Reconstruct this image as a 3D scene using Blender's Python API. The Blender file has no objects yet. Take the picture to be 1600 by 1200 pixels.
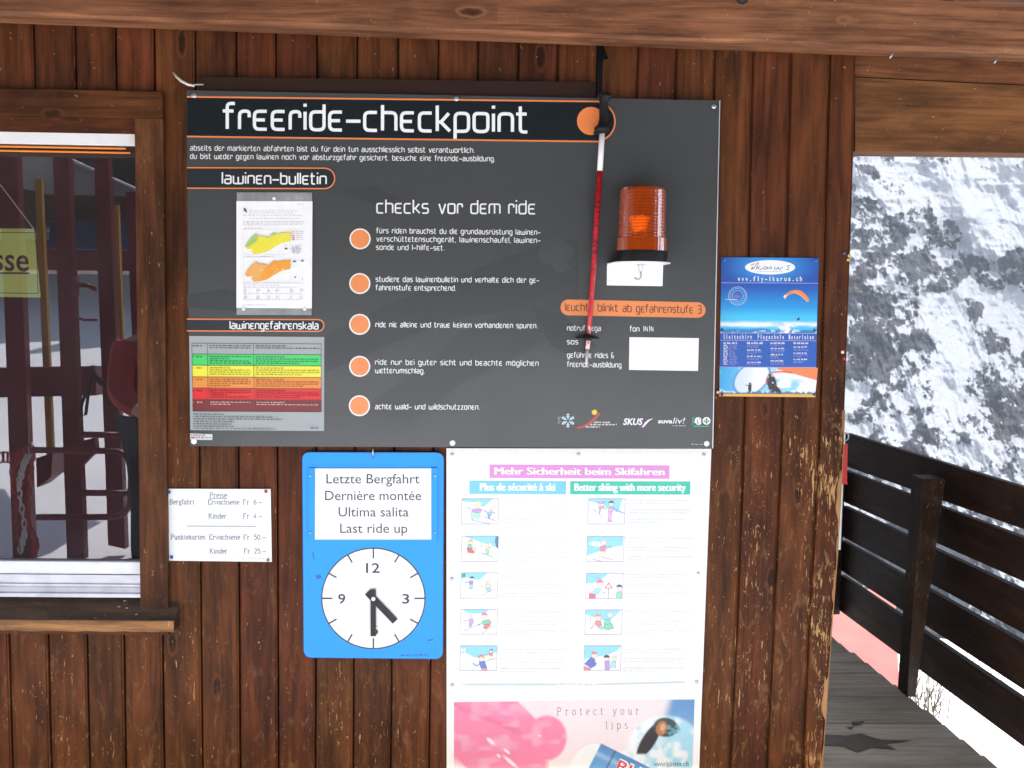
import bpy, bmesh, math, random
import numpy as np
from mathutils import Vector, Matrix
random.seed(7)
sc = bpy.context.scene
# ---------------------------------------------------------------- camera, sky, sun, exposure
F = 1556.0; YAW, PITCH, ROLL = 0.0248, 0.0731, 0.0142
CAM = np.array([0.0, -3.449, 1.65])
def basis():
    cy, sy, cp, sp = math.cos(YAW), math.sin(YAW), math.cos(PITCH), math.sin(PITCH)
    fwd = np.array([sy*cp, cy*cp, -sp]); right = np.array([cy, -sy, 0.0]); up = np.cross(right, fwd)
    cr, sr = math.cos(ROLL), math.sin(ROLL)
    return cr*right + sr*up, -sr*right + cr*up, fwd
RT, UP, FW = basis()
cd = bpy.data.cameras.new('camera'); cam = bpy.data.objects.new('camera', cd); sc.collection.objects.link(cam)
m = Matrix(((RT[0], UP[0], -FW[0], CAM[0]), (RT[1], UP[1], -FW[1], CAM[1]), (RT[2], UP[2], -FW[2], CAM[2]), (0, 0, 0, 1)))
cam.matrix_world = m
cd.sensor_width = 36.0; cd.lens = 36.0*F/1600; cd.clip_start = 0.05; cd.clip_end = 20000
sc.camera = cam
SUN_DIR = Vector((0.27, -0.80, 1.46)).normalized()      # towards the sun
elev = math.asin(SUN_DIR.z); azi = math.atan2(SUN_DIR.x, SUN_DIR.y)
w = bpy.data.worlds.new('World'); sc.world = w; w.use_nodes = True
nt = w.node_tree; nt.nodes.clear()
sky = nt.nodes.new('ShaderNodeTexSky'); sky.sky_type = 'NISHITA'; sky.sun_disc = False
sky.sun_elevation = elev; sky.sun_rotation = azi; sky.altitude = 1500; sky.dust_density = 2.5; sky.ozone_density = .6
bg = nt.nodes.new('ShaderNodeBackground'); bg.inputs[1].default_value = 0.125
wo = nt.nodes.new('ShaderNodeOutputWorld')
nt.links.new(sky.outputs[0], bg.inputs[0]); nt.links.new(bg.outputs[0], wo.inputs[0])
sl = bpy.data.lights.new('sun', 'SUN'); sl.energy = 4.2; sl.angle = math.radians(0.53); sl.color = (1.0, 0.95, 0.87)
so = bpy.data.objects.new('sun', sl); sc.collection.objects.link(so)
so.rotation_euler = SUN_DIR.to_track_quat('Z', 'Y').to_euler(); so.location = (20, -10, 20)
sc.view_settings.view_transform = 'Standard'; sc.view_settings.look = 'None'
sc.view_settings.gamma = 1.0; sc.view_settings.use_curve_mapping = False
sc.view_settings.exposure = 1.8
sc.render.engine = 'CYCLES'
sc.cycles.use_denoising = True; sc.cycles.max_bounces = 10; sc.cycles.diffuse_bounces = 5
sc.cycles.glossy_bounces = 5; sc.cycles.transmission_bounces = 8; sc.cycles.transparent_max_bounces = 8
sc.cycles.sample_clamp_indirect = 6.0; sc.cycles.caustics_reflective = False; sc.cycles.caustics_refractive = False

# ---------------------------------------------------------------- camera geometry: photo measurements to places
def ray(px, py):
    return RT*((px-800)/F) + UP*((600-py)/F) + FW
def W(px, py, y=0.0):           # a point of the vertical plane y
    d = ray(px, py); t = (y-CAM[1])/d[1]; return CAM + d*t
def G(px, py, z=0.0):           # a point of the level plane z
    d = ray(px, py); t = (z-CAM[2])/d[2]; return CAM + d*t
def XP(px, py, x):              # a point of the plane x
    d = ray(px, py); t = (x-CAM[0])/d[0]; return CAM + d*t
GLASS_Y = 0.03
def MR(px, py, Y):              # where a thing stands that the window glass mirrors
    p = W(px, py, Y); return np.array([p[0], 2*GLASS_Y-Y, p[2]])

# ---------------------------------------------------------------- object helpers
def link(o, parent=None):
    sc.collection.objects.link(o)
    if parent is not None: o.parent = parent
    return o
def tag(o, label=None, cat=None, group=None, kind=None):
    if label: o['label'] = label
    if cat: o['category'] = cat
    if group: o['group'] = group
    if kind: o['kind'] = kind
    return o
def thing(name, label, cat, loc=(0, 0, 0), group=None):
    o = bpy.data.objects.new(name, None); o.empty_display_size = 0.1; link(o); o.location = loc
    return tag(o, label, cat, group)
def mesh_obj(name, verts, faces, mat, parent=None, cols=None, smooth=False):
    """verts in world places; under a parent they are stored relative to it"""
    v = np.asarray(verts, dtype=float).reshape(-1, 3)
    me = bpy.data.meshes.new(name)
    if parent is not None:
        v = v - np.array(wloc(parent))
    me.from_pydata(v.tolist(), [], [list(map(int, f)) for f in faces])
    if cols is not None:
        a = me.color_attributes.new('Col', 'FLOAT_COLOR', 'POINT')
        c = np.ones((len(v), 4), dtype=np.float32); c[:, :3] = np.asarray(cols); a.data.foreach_set('color', c.ravel())
    if mat is not None: me.materials.append(mat)
    if smooth:
        for p in me.polygons: p.use_smooth = True
    me.update()
    return link(bpy.data.objects.new(name, me), parent)
def wloc(o):
    p = Vector((0, 0, 0))
    while o is not None: p += Vector(o.location); o = o.parent
    return p
class MB:
    def __init__(s): s.v = []; s.f = []; s.c = []; s.hasc = False
    def add(s, v, f, col=None):
        n = len(s.v); v = [tuple(map(float, q)) for q in v]; s.v += v; s.f += [tuple(i+n for i in q) for q in f]
        if col is not None: s.hasc = True
        if col is None: s.c += [(1, 1, 1)]*len(v)
        elif len(col) == len(v) and hasattr(col[0], '__len__'): s.c += [tuple(c) for c in col]
        else: s.c += [tuple(col)]*len(v)
        return s
    def box(s, a, b, bev=0.0, col=None):
        x0, y0, z0 = [min(a[i], b[i]) for i in range(3)]; x1, y1, z1 = [max(a[i], b[i]) for i in range(3)]
        if bev <= 0:
            v = [(x0,y0,z0),(x1,y0,z0),(x1,y1,z0),(x0,y1,z0),(x0,y0,z1),(x1,y0,z1),(x1,y1,z1),(x0,y1,z1)]
            return s.add(v, [(0,3,2,1),(4,5,6,7),(0,1,5,4),(1,2,6,5),(2,3,7,6),(3,0,4,7)], col)
        bm = bmesh.new(); bmesh.ops.create_cube(bm, size=1)
        for v in bm.verts: v.co = Vector(((x0+x1)/2+v.co.x*(x1-x0), (y0+y1)/2+v.co.y*(y1-y0), (z0+z1)/2+v.co.z*(z1-z0)))
        bmesh.ops.bevel(bm, geom=bm.edges[:], offset=bev, segments=2, affect='EDGES')
        bm.verts.ensure_lookup_table(); s.add([v.co[:] for v in bm.verts], [[v.index for v in f.verts] for f in bm.faces], col); bm.free(); return s
    def hexa(s, q0, q1, col=None):      # two matching quads joined into a solid
        return s.add(list(q0)+list(q1), [(0,1,2,3),(7,6,5,4),(0,4,5,1),(1,5,6,2),(2,6,7,3),(3,7,4,0)], col)
    def tube(s, pts, r, seg=10, col=None, cap=True, scale=None):
        pts = [Vector(p) for p in pts]; n = len(pts); rs = r if hasattr(r, '__len__') else [r]*n
        up = None; rings = []
        for i, p in enumerate(pts):
            t = (pts[min(i+1, n-1)] - pts[max(i-1, 0)]).normalized()
            if up is None: up = t.orthogonal().normalized()
            up = (up - t*up.dot(t)).normalized(); b = t.cross(up)
            rings.append([p + (up*math.cos(2*math.pi*k/seg) + b*math.sin(2*math.pi*k/seg))*rs[i] for k in range(seg)])
        v = [q for R_ in rings for q in R_]
        f = [(i*seg+k, i*seg+(k+1) % seg, (i+1)*seg+(k+1) % seg, (i+1)*seg+k) for i in range(n-1) for k in range(seg)]
        if cap: f += [tuple(range(seg-1, -1, -1)), tuple((n-1)*seg+k for k in range(seg))]
        return s.add(v, f, col)
    def lathe(s, c, prof, seg=24, axis='z', col=None, cap=True):
        v = []
        for r, h in prof:
            for k in range(seg):
                a = 2*math.pi*k/seg; ca, sa = r*math.cos(a), r*math.sin(a)
                v.append((c[0]+ca, c[1]+sa, c[2]+h) if axis == 'z' else (c[0]+ca, c[1]-h, c[2]+sa))
        n = len(prof)
        f = [(i*seg+k, i*seg+(k+1) % seg, (i+1)*seg+(k+1) % seg, (i+1)*seg+k) for i in range(n-1) for k in range(seg)]
        if cap: f += [tuple(range(seg-1, -1, -1)), tuple((n-1)*seg+k for k in range(seg))]
        return s.add(v, f, col)
    def build(s, name, mat, parent=None, smooth=False):
        return mesh_obj(name, s.v, s.f, mat, parent, s.c if s.hasc else None, smooth)
def auto_smooth(o, deg=35):
    me = o.data
    for p in me.polygons: p.use_smooth = True
    bm = bmesh.new(); bm.from_mesh(me)
    for e in bm.edges:
        if len(e.link_faces) == 2 and e.calc_face_angle(0) > math.radians(deg): e.smooth = False
    bm.to_mesh(me); bm.free(); return o

# ---------------------------------------------------------------- materials
def lin(r, g, b):
    return tuple((c/255/12.92 if c/255 <= 0.04045 else ((c/255+0.055)/1.055)**2.4) for c in (r, g, b))
def newmat(name):
    mt = bpy.data.materials.new(name); mt.use_nodes = True; t = mt.node_tree
    return mt, t, t.nodes['Principled BSDF']
class N:
    def __init__(s, t): s.t = t
    def n(s, typ, **kw):
        o = s.t.nodes.new(typ)
        for k, v in kw.items():
            if k.startswith('i_'):
                key = k[2:]; key = int(key) if key.isdigit() else key.replace('_', ' ')
                s.set(o, key, v)
            else: setattr(o, k, v)
        return o
    def set(s, o, key, v):
        if isinstance(v, bpy.types.NodeSocket): s.t.links.new(v, o.inputs[key])
        else: o.inputs[key].default_value = v
    def math(s, op, a, b=None, c=None, clamp=False):
        o = s.t.nodes.new('ShaderNodeMath'); o.operation = op; o.use_clamp = clamp
        s.set(o, 0, a)
        if b is not None: s.set(o, 1, b)
        if c is not None: s.set(o, 2, c)
        return o.outputs[0]
    def noise(s, vec, scale=1.0, detail=4, rough=0.55, dist=0.0):
        o = s.n('ShaderNodeTexNoise'); s.set(o, 'Vector', vec); s.set(o, 'Scale', scale); s.set(o, 'Detail', detail); s.set(o, 'Roughness', rough); s.set(o, 'Distortion', dist)
        return o.outputs[0]
    def vec(s, vec, sx, sy, sz, off=None):
        o = s.n('ShaderNodeVectorMath', operation='MULTIPLY'); s.set(o, 0, vec); o.inputs[1].default_value = (sx, sy, sz); r = o.outputs[0]
        if off is not None:
            a = s.n('ShaderNodeVectorMath', operation='ADD'); s.set(a, 0, r); s.set(a, 1, off); r = a.outputs[0]
        return r
    def mix(s, f, a, b, typ='MIX'):
        o = s.n('ShaderNodeMix', data_type='RGBA', blend_type=typ); s.set(o, 0, f)
        s.set(o, 6, a if isinstance(a, bpy.types.NodeSocket) else (*a, 1)); s.set(o, 7, b if isinstance(b, bpy.types.NodeSocket) else (*b, 1))
        return o.outputs[2]
    def ramp(s, f, lo, hi, a=0.0, b=1.0):
        o = s.n('ShaderNodeMapRange'); s.set(o, 0, f); s.set(o, 1, lo); s.set(o, 2, hi); s.set(o, 3, a); s.set(o, 4, b); return o.outputs[0]
    def bump(s, h, strength, dist, bsdf):
        o = s.n('ShaderNodeBump'); s.set(o, 'Height', h); o.inputs['Strength'].default_value = strength; o.inputs['Distance'].default_value = dist
        s.t.links.new(o.outputs[0], bsdf.inputs['Normal'])

def wood(name, c_dark, c_mid, c_light, grain='z', rough=0.5, wear=0.0, wear_col=(0.45, 0.27, 0.11), edge_mask=False, knots=True, spec=0.4, blotch=0.75, chips=0.0):
    mt, t, b = newmat(name); n = N(t)
    geo = n.n('ShaderNodeNewGeometry'); inf = n.n('ShaderNodeObjectInfo'); P = geo.outputs['Position']
    off = n.n('ShaderNodeCombineXYZ'); r13 = n.math('MULTIPLY', inf.outputs['Random'], 37.0)
    n.set(off, 0, r13); n.set(off, 1, n.math('MULTIPLY', inf.outputs['Random'], 11.0)); n.set(off, 2, n.math('MULTIPLY', inf.outputs['Random'], 71.0))
    O = off.outputs[0]
    A = {'z': (1, 1, .055), 'x': (.055, 1, 1), 'y': (1, .055, 1)}[grain]
    def stretch(k, e=1.0): return n.vec(P, *[k*(a if a < 1 else 1)*1.0 if a >= 1 else k*a*e for a in A], off=O)
    warp = n.noise(stretch(9, 2.5), 1, 2, .5)
    g1 = n.noise(stretch(80), 1, 5, .68, 0.15)
    fine = n.noise(stretch(260, .6), 1, 3, .7)
    # growth rings
    big = n.noise(stretch(8, 1.6), 1, 2, .5, .1)
    rings = n.math('SINE', n.math('MULTIPLY', n.math('ADD', big, n.math('MULTIPLY', warp, .15)), 60.0))
    rings = n.math('MULTIPLY', n.math('ADD', rings, 1.0), .5)
    grainv = n.math('ADD', n.math('MULTIPLY', g1, .52), n.math('ADD', n.math('MULTIPLY', rings, .12), n.math('MULTIPLY', fine, .36)))
    gr = n.ramp(grainv, .34, .62)
    col = n.mix(gr, c_dark, c_mid)
    lt = n.ramp(n.noise(stretch(30, .8), 1, 5, .65), .46, .72)
    col = n.mix(n.math('MULTIPLY', lt, .65), col, c_light)
    # dark blotches in the stain
    bl = n.ramp(n.noise(stretch(9, 5), 1, 5, .62, .35), .30, .60)
    blv = n.math('ADD', n.math('MULTIPLY', bl, blotch), 1-blotch)
    cc = n.n('ShaderNodeCombineColor'); [n.set(cc, i, blv) for i in range(3)]
    col = n.mix(1.0, col, cc.outputs[0], 'MULTIPLY')
    if knots:
        vo = n.n('ShaderNodeTexVoronoi', feature='F1'); 
        kx = {'z': (7.5, 7.5, 2.6), 'x': (2.6, 7.5, 7.5), 'y': (7.5, 2.6, 7.5)}[grain]
        wv = n.n('ShaderNodeVectorMath', operation='ADD'); n.set(wv, 0, n.vec(P, *kx, off=O))
        nn = n.n('ShaderNodeTexNoise'); n.set(nn, 'Vector', n.vec(P, 30, 30, 30)); n.set(nn, 'Scale', 1.0)
        sc_ = n.n('ShaderNodeVectorMath', operation='SCALE'); n.set(sc_, 0, nn.outputs[1]); sc_.inputs['Scale'].default_value = .10; n.set(wv, 1, sc_.outputs[0])
        n.set(vo, 'Vector', wv.outputs[0]); vo.inputs['Scale'].default_value = 1.0; vo.inputs['Randomness'].default_value = 1.0
        kd = vo.outputs['Distance']; gate = n.math('GREATER_THAN', n.n('ShaderNodeSeparateColor', i_0=vo.outputs['Color']).outputs[0], .45)
        halo = n.math('MULTIPLY', n.ramp(kd, .36, .10, 0, .55), gate); core = n.math('MULTIPLY', n.ramp(kd, .115, .07, 0, .85), gate)
        rim = n.math('MULTIPLY', n.math('SUBTRACT', 1.0, n.math('ABSOLUTE', n.math('MULTIPLY', n.math('SUBTRACT', kd, .13), 30.0)), clamp=True), gate)
        col = n.mix(halo, col, tuple(x*.55 for x in c_dark)); col = n.mix(core, col, tuple(x*.4 for x in c_dark))
        col = n.mix(n.math('MULTIPLY', rim, .35), col, c_light)
    # each board its own tone
    hv = n.n('ShaderNodeHueSaturation'); n.set(hv, 'Color', col); n.set(hv, 'Value', n.ramp(inf.outputs['Random'], 0, 1, .88, 1.13)); n.set(hv, 'Hue', n.ramp(n.math('FRACT', n.math('MULTIPLY', inf.outputs['Random'], 17.3)), 0, 1, .494, .507)); col = hv.outputs[0]
    if wear > 0 or chips > 0:
        sp = n.n('ShaderNodeSeparateXYZ'); n.set(sp, 0, P)
        if edge_mask:
            hz = n.ramp(sp.outputs[2], 1.55, .15, 0, 1)                               # kicked and brushed lower down
            right = n.math('MULTIPLY', n.ramp(sp.outputs[0], .72, 1.27), n.ramp(sp.outputs[2], 1.85, 1.15))
            mid = n.math('MULTIPLY', n.ramp(sp.outputs[0], -1.35, -1.15, 0, 1), n.ramp(sp.outputs[0], -.7, -1.0, 0, 1))
            mid = n.math('MULTIPLY', mid, n.ramp(n.math('ABSOLUTE', n.math('SUBTRACT', sp.outputs[2], 1.25)), .32, .0, 0, .7))
            mask = n.math('ADD', n.math('MULTIPLY', hz, .62), n.math('ADD', n.math('MULTIPLY', right, 1.05), n.math('MULTIPLY', mid, .45)))
            corner = n.math('MULTIPLY', n.ramp(sp.outputs[0], 1.14, 1.245), n.ramp(sp.outputs[2], 1.45, 1.05)); mask = n.math('ADD', mask, n.math('MULTIPLY', corner, .75))
        else: mask = wear
        clump = n.ramp(n.noise(n.vec(P, 5, 5, 3.2), 1, 3, .6), .38, .70)
        # flaked slivers along the grain
        s1 = n.noise(stretch(150, 2.4), 1, 4, .6, .3)
        thr = n.math('SUBTRACT', .72, n.math('MULTIPLY', mask, n.math('ADD', n.math('MULTIPLY', clump, .145), .02)))
        chip = n.ramp(n.math('SUBTRACT', s1, thr), 0, .03)
        # scattered nicks in all directions
        s2 = n.noise(n.vec(P, 95, 95, 60, off=O), 1, 3, .55, 1.2)
        thr2 = n.math('SUBTRACT', .715, n.math('MULTIPLY', mask, n.math('MULTIPLY', clump, .085)))
        chip = n.math('MAXIMUM', chip, n.ramp(n.math('SUBTRACT', s2, thr2), 0, .03))
        # bruises: duller scuffed areas
        scf = n.math('MULTIPLY', n.ramp(n.noise(n.vec(P, 26, 26, 9), 1, 4, .6, 1.5), .55, .75, 0, .35), n.math('MULTIPLY', mask, .8))
        col = n.mix(scf, col, tuple(x*.75 for x in wear_col))
        wc = n.mix(n.noise(stretch(200), 1, 2, .5), tuple(x*.55 for x in wear_col), wear_col)
        col = n.mix(n.math('MINIMUM', chip, .9), col, wc)
        hgt = n.math('SUBTRACT', n.math('MULTIPLY', gr, .35), chip)
    else: hgt = n.math('MULTIPLY', gr, .5)
    t.links.new(col, b.inputs['Base Color'])
    n.set(b, 'Roughness', n.ramp(g1, .3, .7, rough-.08, rough+.12)); b.inputs['Specular IOR Level'].default_value = spec
    n.bump(hgt, .35, .0025, b)
    return mt
def plain(name, col, rough=.5, metal=0.0, spec=.5, var=.12, scale=30, bump=0.0):
    mt, t, b = newmat(name); n = N(t); tc = n.n('ShaderNodeTexCoord')
    f = n.noise(tc.outputs['Object'], scale, 4, .6)
    c = n.mix(n.ramp(f, .3, .7), tuple(x*(1-var) for x in col), tuple(min(1, x*(1+var)) for x in col))
    t.links.new(c, b.inputs['Base Color']); b.inputs['Roughness'].default_value = rough; b.inputs['Metallic'].default_value = metal
    b.inputs['Specular IOR Level'].default_value = spec
    n.set(b, 'Roughness', n.ramp(f, .3, .7, max(.02, rough-.06), min(1, rough+.08)))
    if bump: n.bump(f, .4, bump, b)
    return mt
def ink(name, rough=.45, spec=.5, dirt=.05, coat=0.0):
    mt, t, b = newmat(name); n = N(t)
    at = n.n('ShaderNodeVertexColor', layer_name='Col'); geo = n.n('ShaderNodeNewGeometry')
    f = n.ramp(n.noise(n.vec(geo.outputs['Position'], 6, 6, 3), 1, 5, .65), .3, .7, 1-dirt*2, 1.0)
    cc = n.n('ShaderNodeCombineColor'); [n.set(cc, i, f) for i in range(3)]
    t.links.new(n.mix(1.0, at.outputs[0], cc.outputs[0], 'MULTIPLY'), b.inputs['Base Color'])
    b.inputs['Roughness'].default_value = rough; b.inputs['Specular IOR Level'].default_value = spec; b.inputs['Coat Weight'].default_value = coat
    return mt
M = {}
M['wall'] = wood('stained_spruce', (0.046, 0.0135, 0.0048), (0.126, 0.0350, 0.0102), (0.195, 0.058, 0.0170), 'z', .48, 1.0, (0.66, 0.38, 0.15), True, spec=.15, blotch=.6)
M['casing_v'] = wood('stained_casing', (0.06, 0.020, 0.008), (0.145, 0.047, 0.018), (0.21, 0.075, 0.027), 'z', .5, .35, (0.50, 0.28, 0.10), spec=.15)
M['casing_h'] = wood('stained_casing_across', (0.055, 0.017, 0.006), (0.125, 0.039, 0.012), (0.18, 0.062, 0.018), 'x', .5, .10, (0.50, 0.28, 0.10), spec=.15)
M['beam'] = wood('weathered_beam', (0.09, 0.034, 0.018), (0.235, 0.092, 0.044), (0.37, 0.17, 0.082), 'x', .6, .02, (0.6, 0.38, 0.16), blotch=.6, spec=.12)
M['header'] = wood('header_planks', (0.095, 0.036, 0.013), (0.20, 0.077, 0.027), (0.30, 0.12, 0.040), 'x', .55, .02, (0.55, 0.33, 0.12), blotch=.6, spec=.15)
M['rail'] = wood('dark_rail_boards', (0.020, 0.009, 0.005), (0.042, 0.019, 0.010), (0.065, 0.031, 0.015), 'y', .6, .25, (.22, .13, .06), knots=True, spec=.2)
M['post'] = wood('dark_post', (0.028, 0.012, 0.006), (0.065, 0.028, 0.013), (0.105, 0.050, 0.022), 'z', .55, .6, (0.40, 0.24, 0.10), spec=.25)
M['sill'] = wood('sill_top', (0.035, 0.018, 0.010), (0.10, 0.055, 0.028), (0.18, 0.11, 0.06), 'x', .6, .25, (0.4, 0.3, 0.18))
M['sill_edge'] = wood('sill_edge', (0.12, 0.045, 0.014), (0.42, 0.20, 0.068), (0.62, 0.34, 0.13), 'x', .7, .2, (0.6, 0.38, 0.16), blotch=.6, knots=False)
M['worn_edge'] = wood('worn_edge', (0.25, 0.11, 0.035), (0.48, 0.25, 0.09), (0.58, 0.33, 0.13), 'z', .6, 0, blotch=.5, knots=False)
M['deck'] = wood('deck_boards', (0.46, 0.38, 0.26), (0.66, 0.57, 0.42), (0.72, 0.64, 0.50), 'x', .7, 0, knots=False, blotch=.35, spec=.2)
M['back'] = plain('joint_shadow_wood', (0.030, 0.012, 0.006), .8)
M['white_frame'] = plain('white_window_frame', (0.78, 0.78, 0.77), .35, var=.04)
M['alu'] = plain('aluminium_channel', (0.62, 0.62, 0.66), .32, .55, var=.15, scale=9)
M['steel'] = plain('galvanised_steel', (0.45, 0.46, 0.47), .35, .9, var=.2)
M['ink'] = ink('printed_ink', .25, .45)
M['ink_gloss'] = ink('printed_gloss_ink', .32, .5, .03)
M['white_ink'] = plain('white_vinyl', (0.82, 0.82, 0.80), .5, var=.03)
M['black_plastic'] = plain('black_plastic', (0.008, 0.008, 0.009), .42, var=.3, spec=.25)
M['strap'] = plain('black_webbing', (0.006, 0.006, 0.007), .8, spec=.1, var=.3, scale=400, bump=.0004)
M['white_plastic'] = plain('white_plastic', (0.8, 0.8, 0.8), .35, var=.03)
M['red_plastic'] = plain('red_plastic', (0.55, 0.02, 0.02), .35, var=.1)
M['red_steel'] = plain('dark_red_steel', (0.16, 0.014, 0.030), .45, var=.25, scale=4)
M['blue_panel'] = plain('blue_panel', (0.01, 0.05, 0.13), .5, var=.2, scale=5)
M['yellow_paint'] = plain('yellow_paint', (0.35, 0.18, 0.02), .5, var=.15)
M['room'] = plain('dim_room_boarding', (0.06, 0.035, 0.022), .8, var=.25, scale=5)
M['red_jacket'] = plain('red_jacket_cloth', (0.35, 0.008, 0.012), .7, var=.15, scale=12)
M['dark_cloth'] = plain('dark_trousers_cloth', (0.015, 0.018, 0.03), .8)
M['skin'] = plain('skin', (0.45, 0.26, 0.18), .5, var=.06)

def board_mat():
    mt, t, b = newmat('printed_grey_board'); n = N(t); geo = n.n('ShaderNodeNewGeometry'); P = geo.outputs['Position']
    base = (0.053, 0.056, 0.055); dk = (0.046, 0.049, 0.049)
    big = n.noise(n.vec(P, 1.6, 1, 3.4), 1, 6, .6, .8)
    c = n.mix(n.ramp(big, .42, .60, 0, .7), base, dk)
    f = n.noise(n.vec(P, 90, 1, 300), 1, 3, .7); c = n.mix(n.ramp(f, .3, .7, 0, .35), c, (0.068, 0.070, 0.068))
    t.links.new(c, b.inputs['Base Color']); n.set(b, 'Roughness', n.ramp(big, .3, .7, .20, .27)); b.inputs['Specular IOR Level'].default_value = .5
    n.bump(n.noise(n.vec(P, 3, 3, 3), 1, 2, .5), .10, .01, b)
    return mt
M['board'] = board_mat()
def blue_enamel():
    mt, t, b = newmat('blue_enamel'); n = N(t); tc = n.n('ShaderNodeNewGeometry')
    f = n.noise(tc.outputs['Position'], 3, 3, .5)
    t.links.new(n.mix(f, (0.020, 0.29, 0.84), (0.028, 0.33, 0.88)), b.inputs['Base Color']); b.inputs['Roughness'].default_value = .35; b.inputs['Specular IOR Level'].default_value = .25
    n.bump(f, .15, .02, b)
    return mt
M['blue'] = blue_enamel()

# ---------------------------------------------------------------- printing: flat shapes laid on a panel, measured in photo pixels of the wall plane
class Print:
    """flat ink shapes on a sheet at plane y; each call lies a hair in front of the one before"""
    def __init__(s, y, step=0.00006): s.y = y; s.step = step; s.mb = MB(); s.k = 0
    def nxt(s): s.k += 1; return s.y - s.k*s.step
    def poly(s, pts, col, y=None):
        y = s.nxt() if y is None else y
        v = [W(px, py, y) for px, py in pts]; s.mb.add(v, [tuple(range(len(v)))], col); return s
    def rect(s, x0, y0, x1, y1, col): return s.poly([(x0, y0), (x1, y0), (x1, y1), (x0, y1)], col)
    def ell(s, cx, cy, rx, ry, col, n=28, a0=0, a1=360, rot=0):
        c, q = math.cos(math.radians(rot)), math.sin(math.radians(rot)); p = []
        for i in range(n + (0 if a1-a0 >= 360 else 1)):
            a = math.radians(a0+(a1-a0)*i/n); X, Y = rx*math.cos(a), ry*math.sin(a); p.append((cx+X*c-Y*q, cy+X*q+Y*c))
        return s.poly(p, col)
    def line(s, pts, wd, col, y=None, closed=False, tilt=0.0):
        y = s.nxt() if y is None else y
        pts = [np.array(p, float) for p in pts]; n = len(pts); L = []; R_ = []
        for i in range(n):
            if closed: a = pts[i]-pts[i-1]; b = pts[(i+1) % n]-pts[i]
            else: a = pts[i]-pts[max(i-1, 0)] if i else pts[1]-pts[0]; b = pts[min(i+1, n-1)]-pts[i] if i < n-1 else pts[-1]-pts[-2]
            a = a/(np.linalg.norm(a)+1e-9); b = b/(np.linalg.norm(b)+1e-9); t = a+b; t = t/(np.linalg.norm(t)+1e-9)
            nn = np.array([-t[1], t[0]]); k = wd/2/max(.55, abs(np.dot(nn, np.array([-a[1], a[0]]))))
            L.append(pts[i]+nn*k); R_.append(pts[i]-nn*k)
        v = [W(p[0], p[1], y-tilt*(k % n)) for k, p in enumerate(L+R_)]
        f = [(i, i+1, n+i+1, n+i) for i in range(n-1)] + ([(n-1, 0, n, 2*n-1)] if closed else [])
        s.mb.add(v, f, col); return s
    def ring(s, cx, cy, rx, ry, wd, col, n=40, a0=0, a1=360):
        p = [(cx+rx*math.cos(math.radians(a0+(a1-a0)*i/n)), cy+ry*math.sin(math.radians(a0+(a1-a0)*i/n))) for i in range(n + (0 if a1-a0 >= 360 else 1))]
        return s.line(p, wd, col, closed=(a1-a0 >= 360))
    def image(s, quad, nx, ny, fn):
        """a printed picture: colour samples over a grid (u right, v down in 0..1)"""
        y = s.nxt(); (ax, ay), (bx, by), (cx, cy), (dx, dy) = quad; v = []; c = []
        for j in range(ny+1):
            for i in range(nx+1):
                u, q = i/nx, j/ny
                px = (ax*(1-u)+bx*u)*(1-q)+(dx*(1-u)+cx*u)*q; py = (ay*(1-u)+by*u)*(1-q)+(dy*(1-u)+cy*u)*q
                v.append(W(px, py, y)); c.append(fn(u, q))
        f = [(j*(nx+1)+i, j*(nx+1)+i+1, (j+1)*(nx+1)+i+1, (j+1)*(nx+1)+i) for j in range(ny) for i in range(nx)]
        s.mb.add(v, f, c); return s
    def words(s, x0, y0, x1, y1, h, col, fill=1.0, seed=0):
        """a row of print too fine to read: word-long broken strokes"""
        r = random.Random(seed); y = s.nxt(); x = x0
        while x < x0+(x1-x0)*fill-1:
            wl = min(r.uniform(2.2, 7), x1-x); b = y0+(y1-y0)*(x-x0)/(x1-x0)
            xx = x
            while xx < x+wl-.6:
                g = r.uniform(.5, .95); hh = h*r.choice((1, 1, 1, 1.4)); v = [W(*p, y) for p in ((xx, b-hh), (xx+g, b-hh), (xx+g, b), (xx, b))]
                s.mb.add(v, [(0, 1, 2, 3)], col); xx += g+.22
            x += wl+1.3
        return s
    def build(s, name, parent, mat='ink'): return s.mb.build(name, M[mat], parent)

def arcpts(cx, cy, rx, ry, a0, a1, n=10): return [(cx+rx*math.cos(math.radians(a0+(a1-a0)*i/n)), cy+ry*math.sin(math.radians(a0+(a1-a0)*i/n))) for i in range(n+1)]
def rounded(pts, r, n=4):
    out = [pts[0]]
    for i in range(1, len(pts)-1):
        p, a, b = np.array(pts[i], float), np.array(pts[i-1], float), np.array(pts[i+1], float)
        la, lb = np.linalg.norm(a-p), np.linalg.norm(b-p); d = min(r, la*.5, lb*.5); A = p+(a-p)/la*d; B = p+(b-p)/lb*d
        for k in range(n+1):
            t = k/n; out.append(tuple(A*(1-t)**2+2*p*t*(1-t)+B*t*t))
    out.append(pts[-1]); return out
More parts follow.
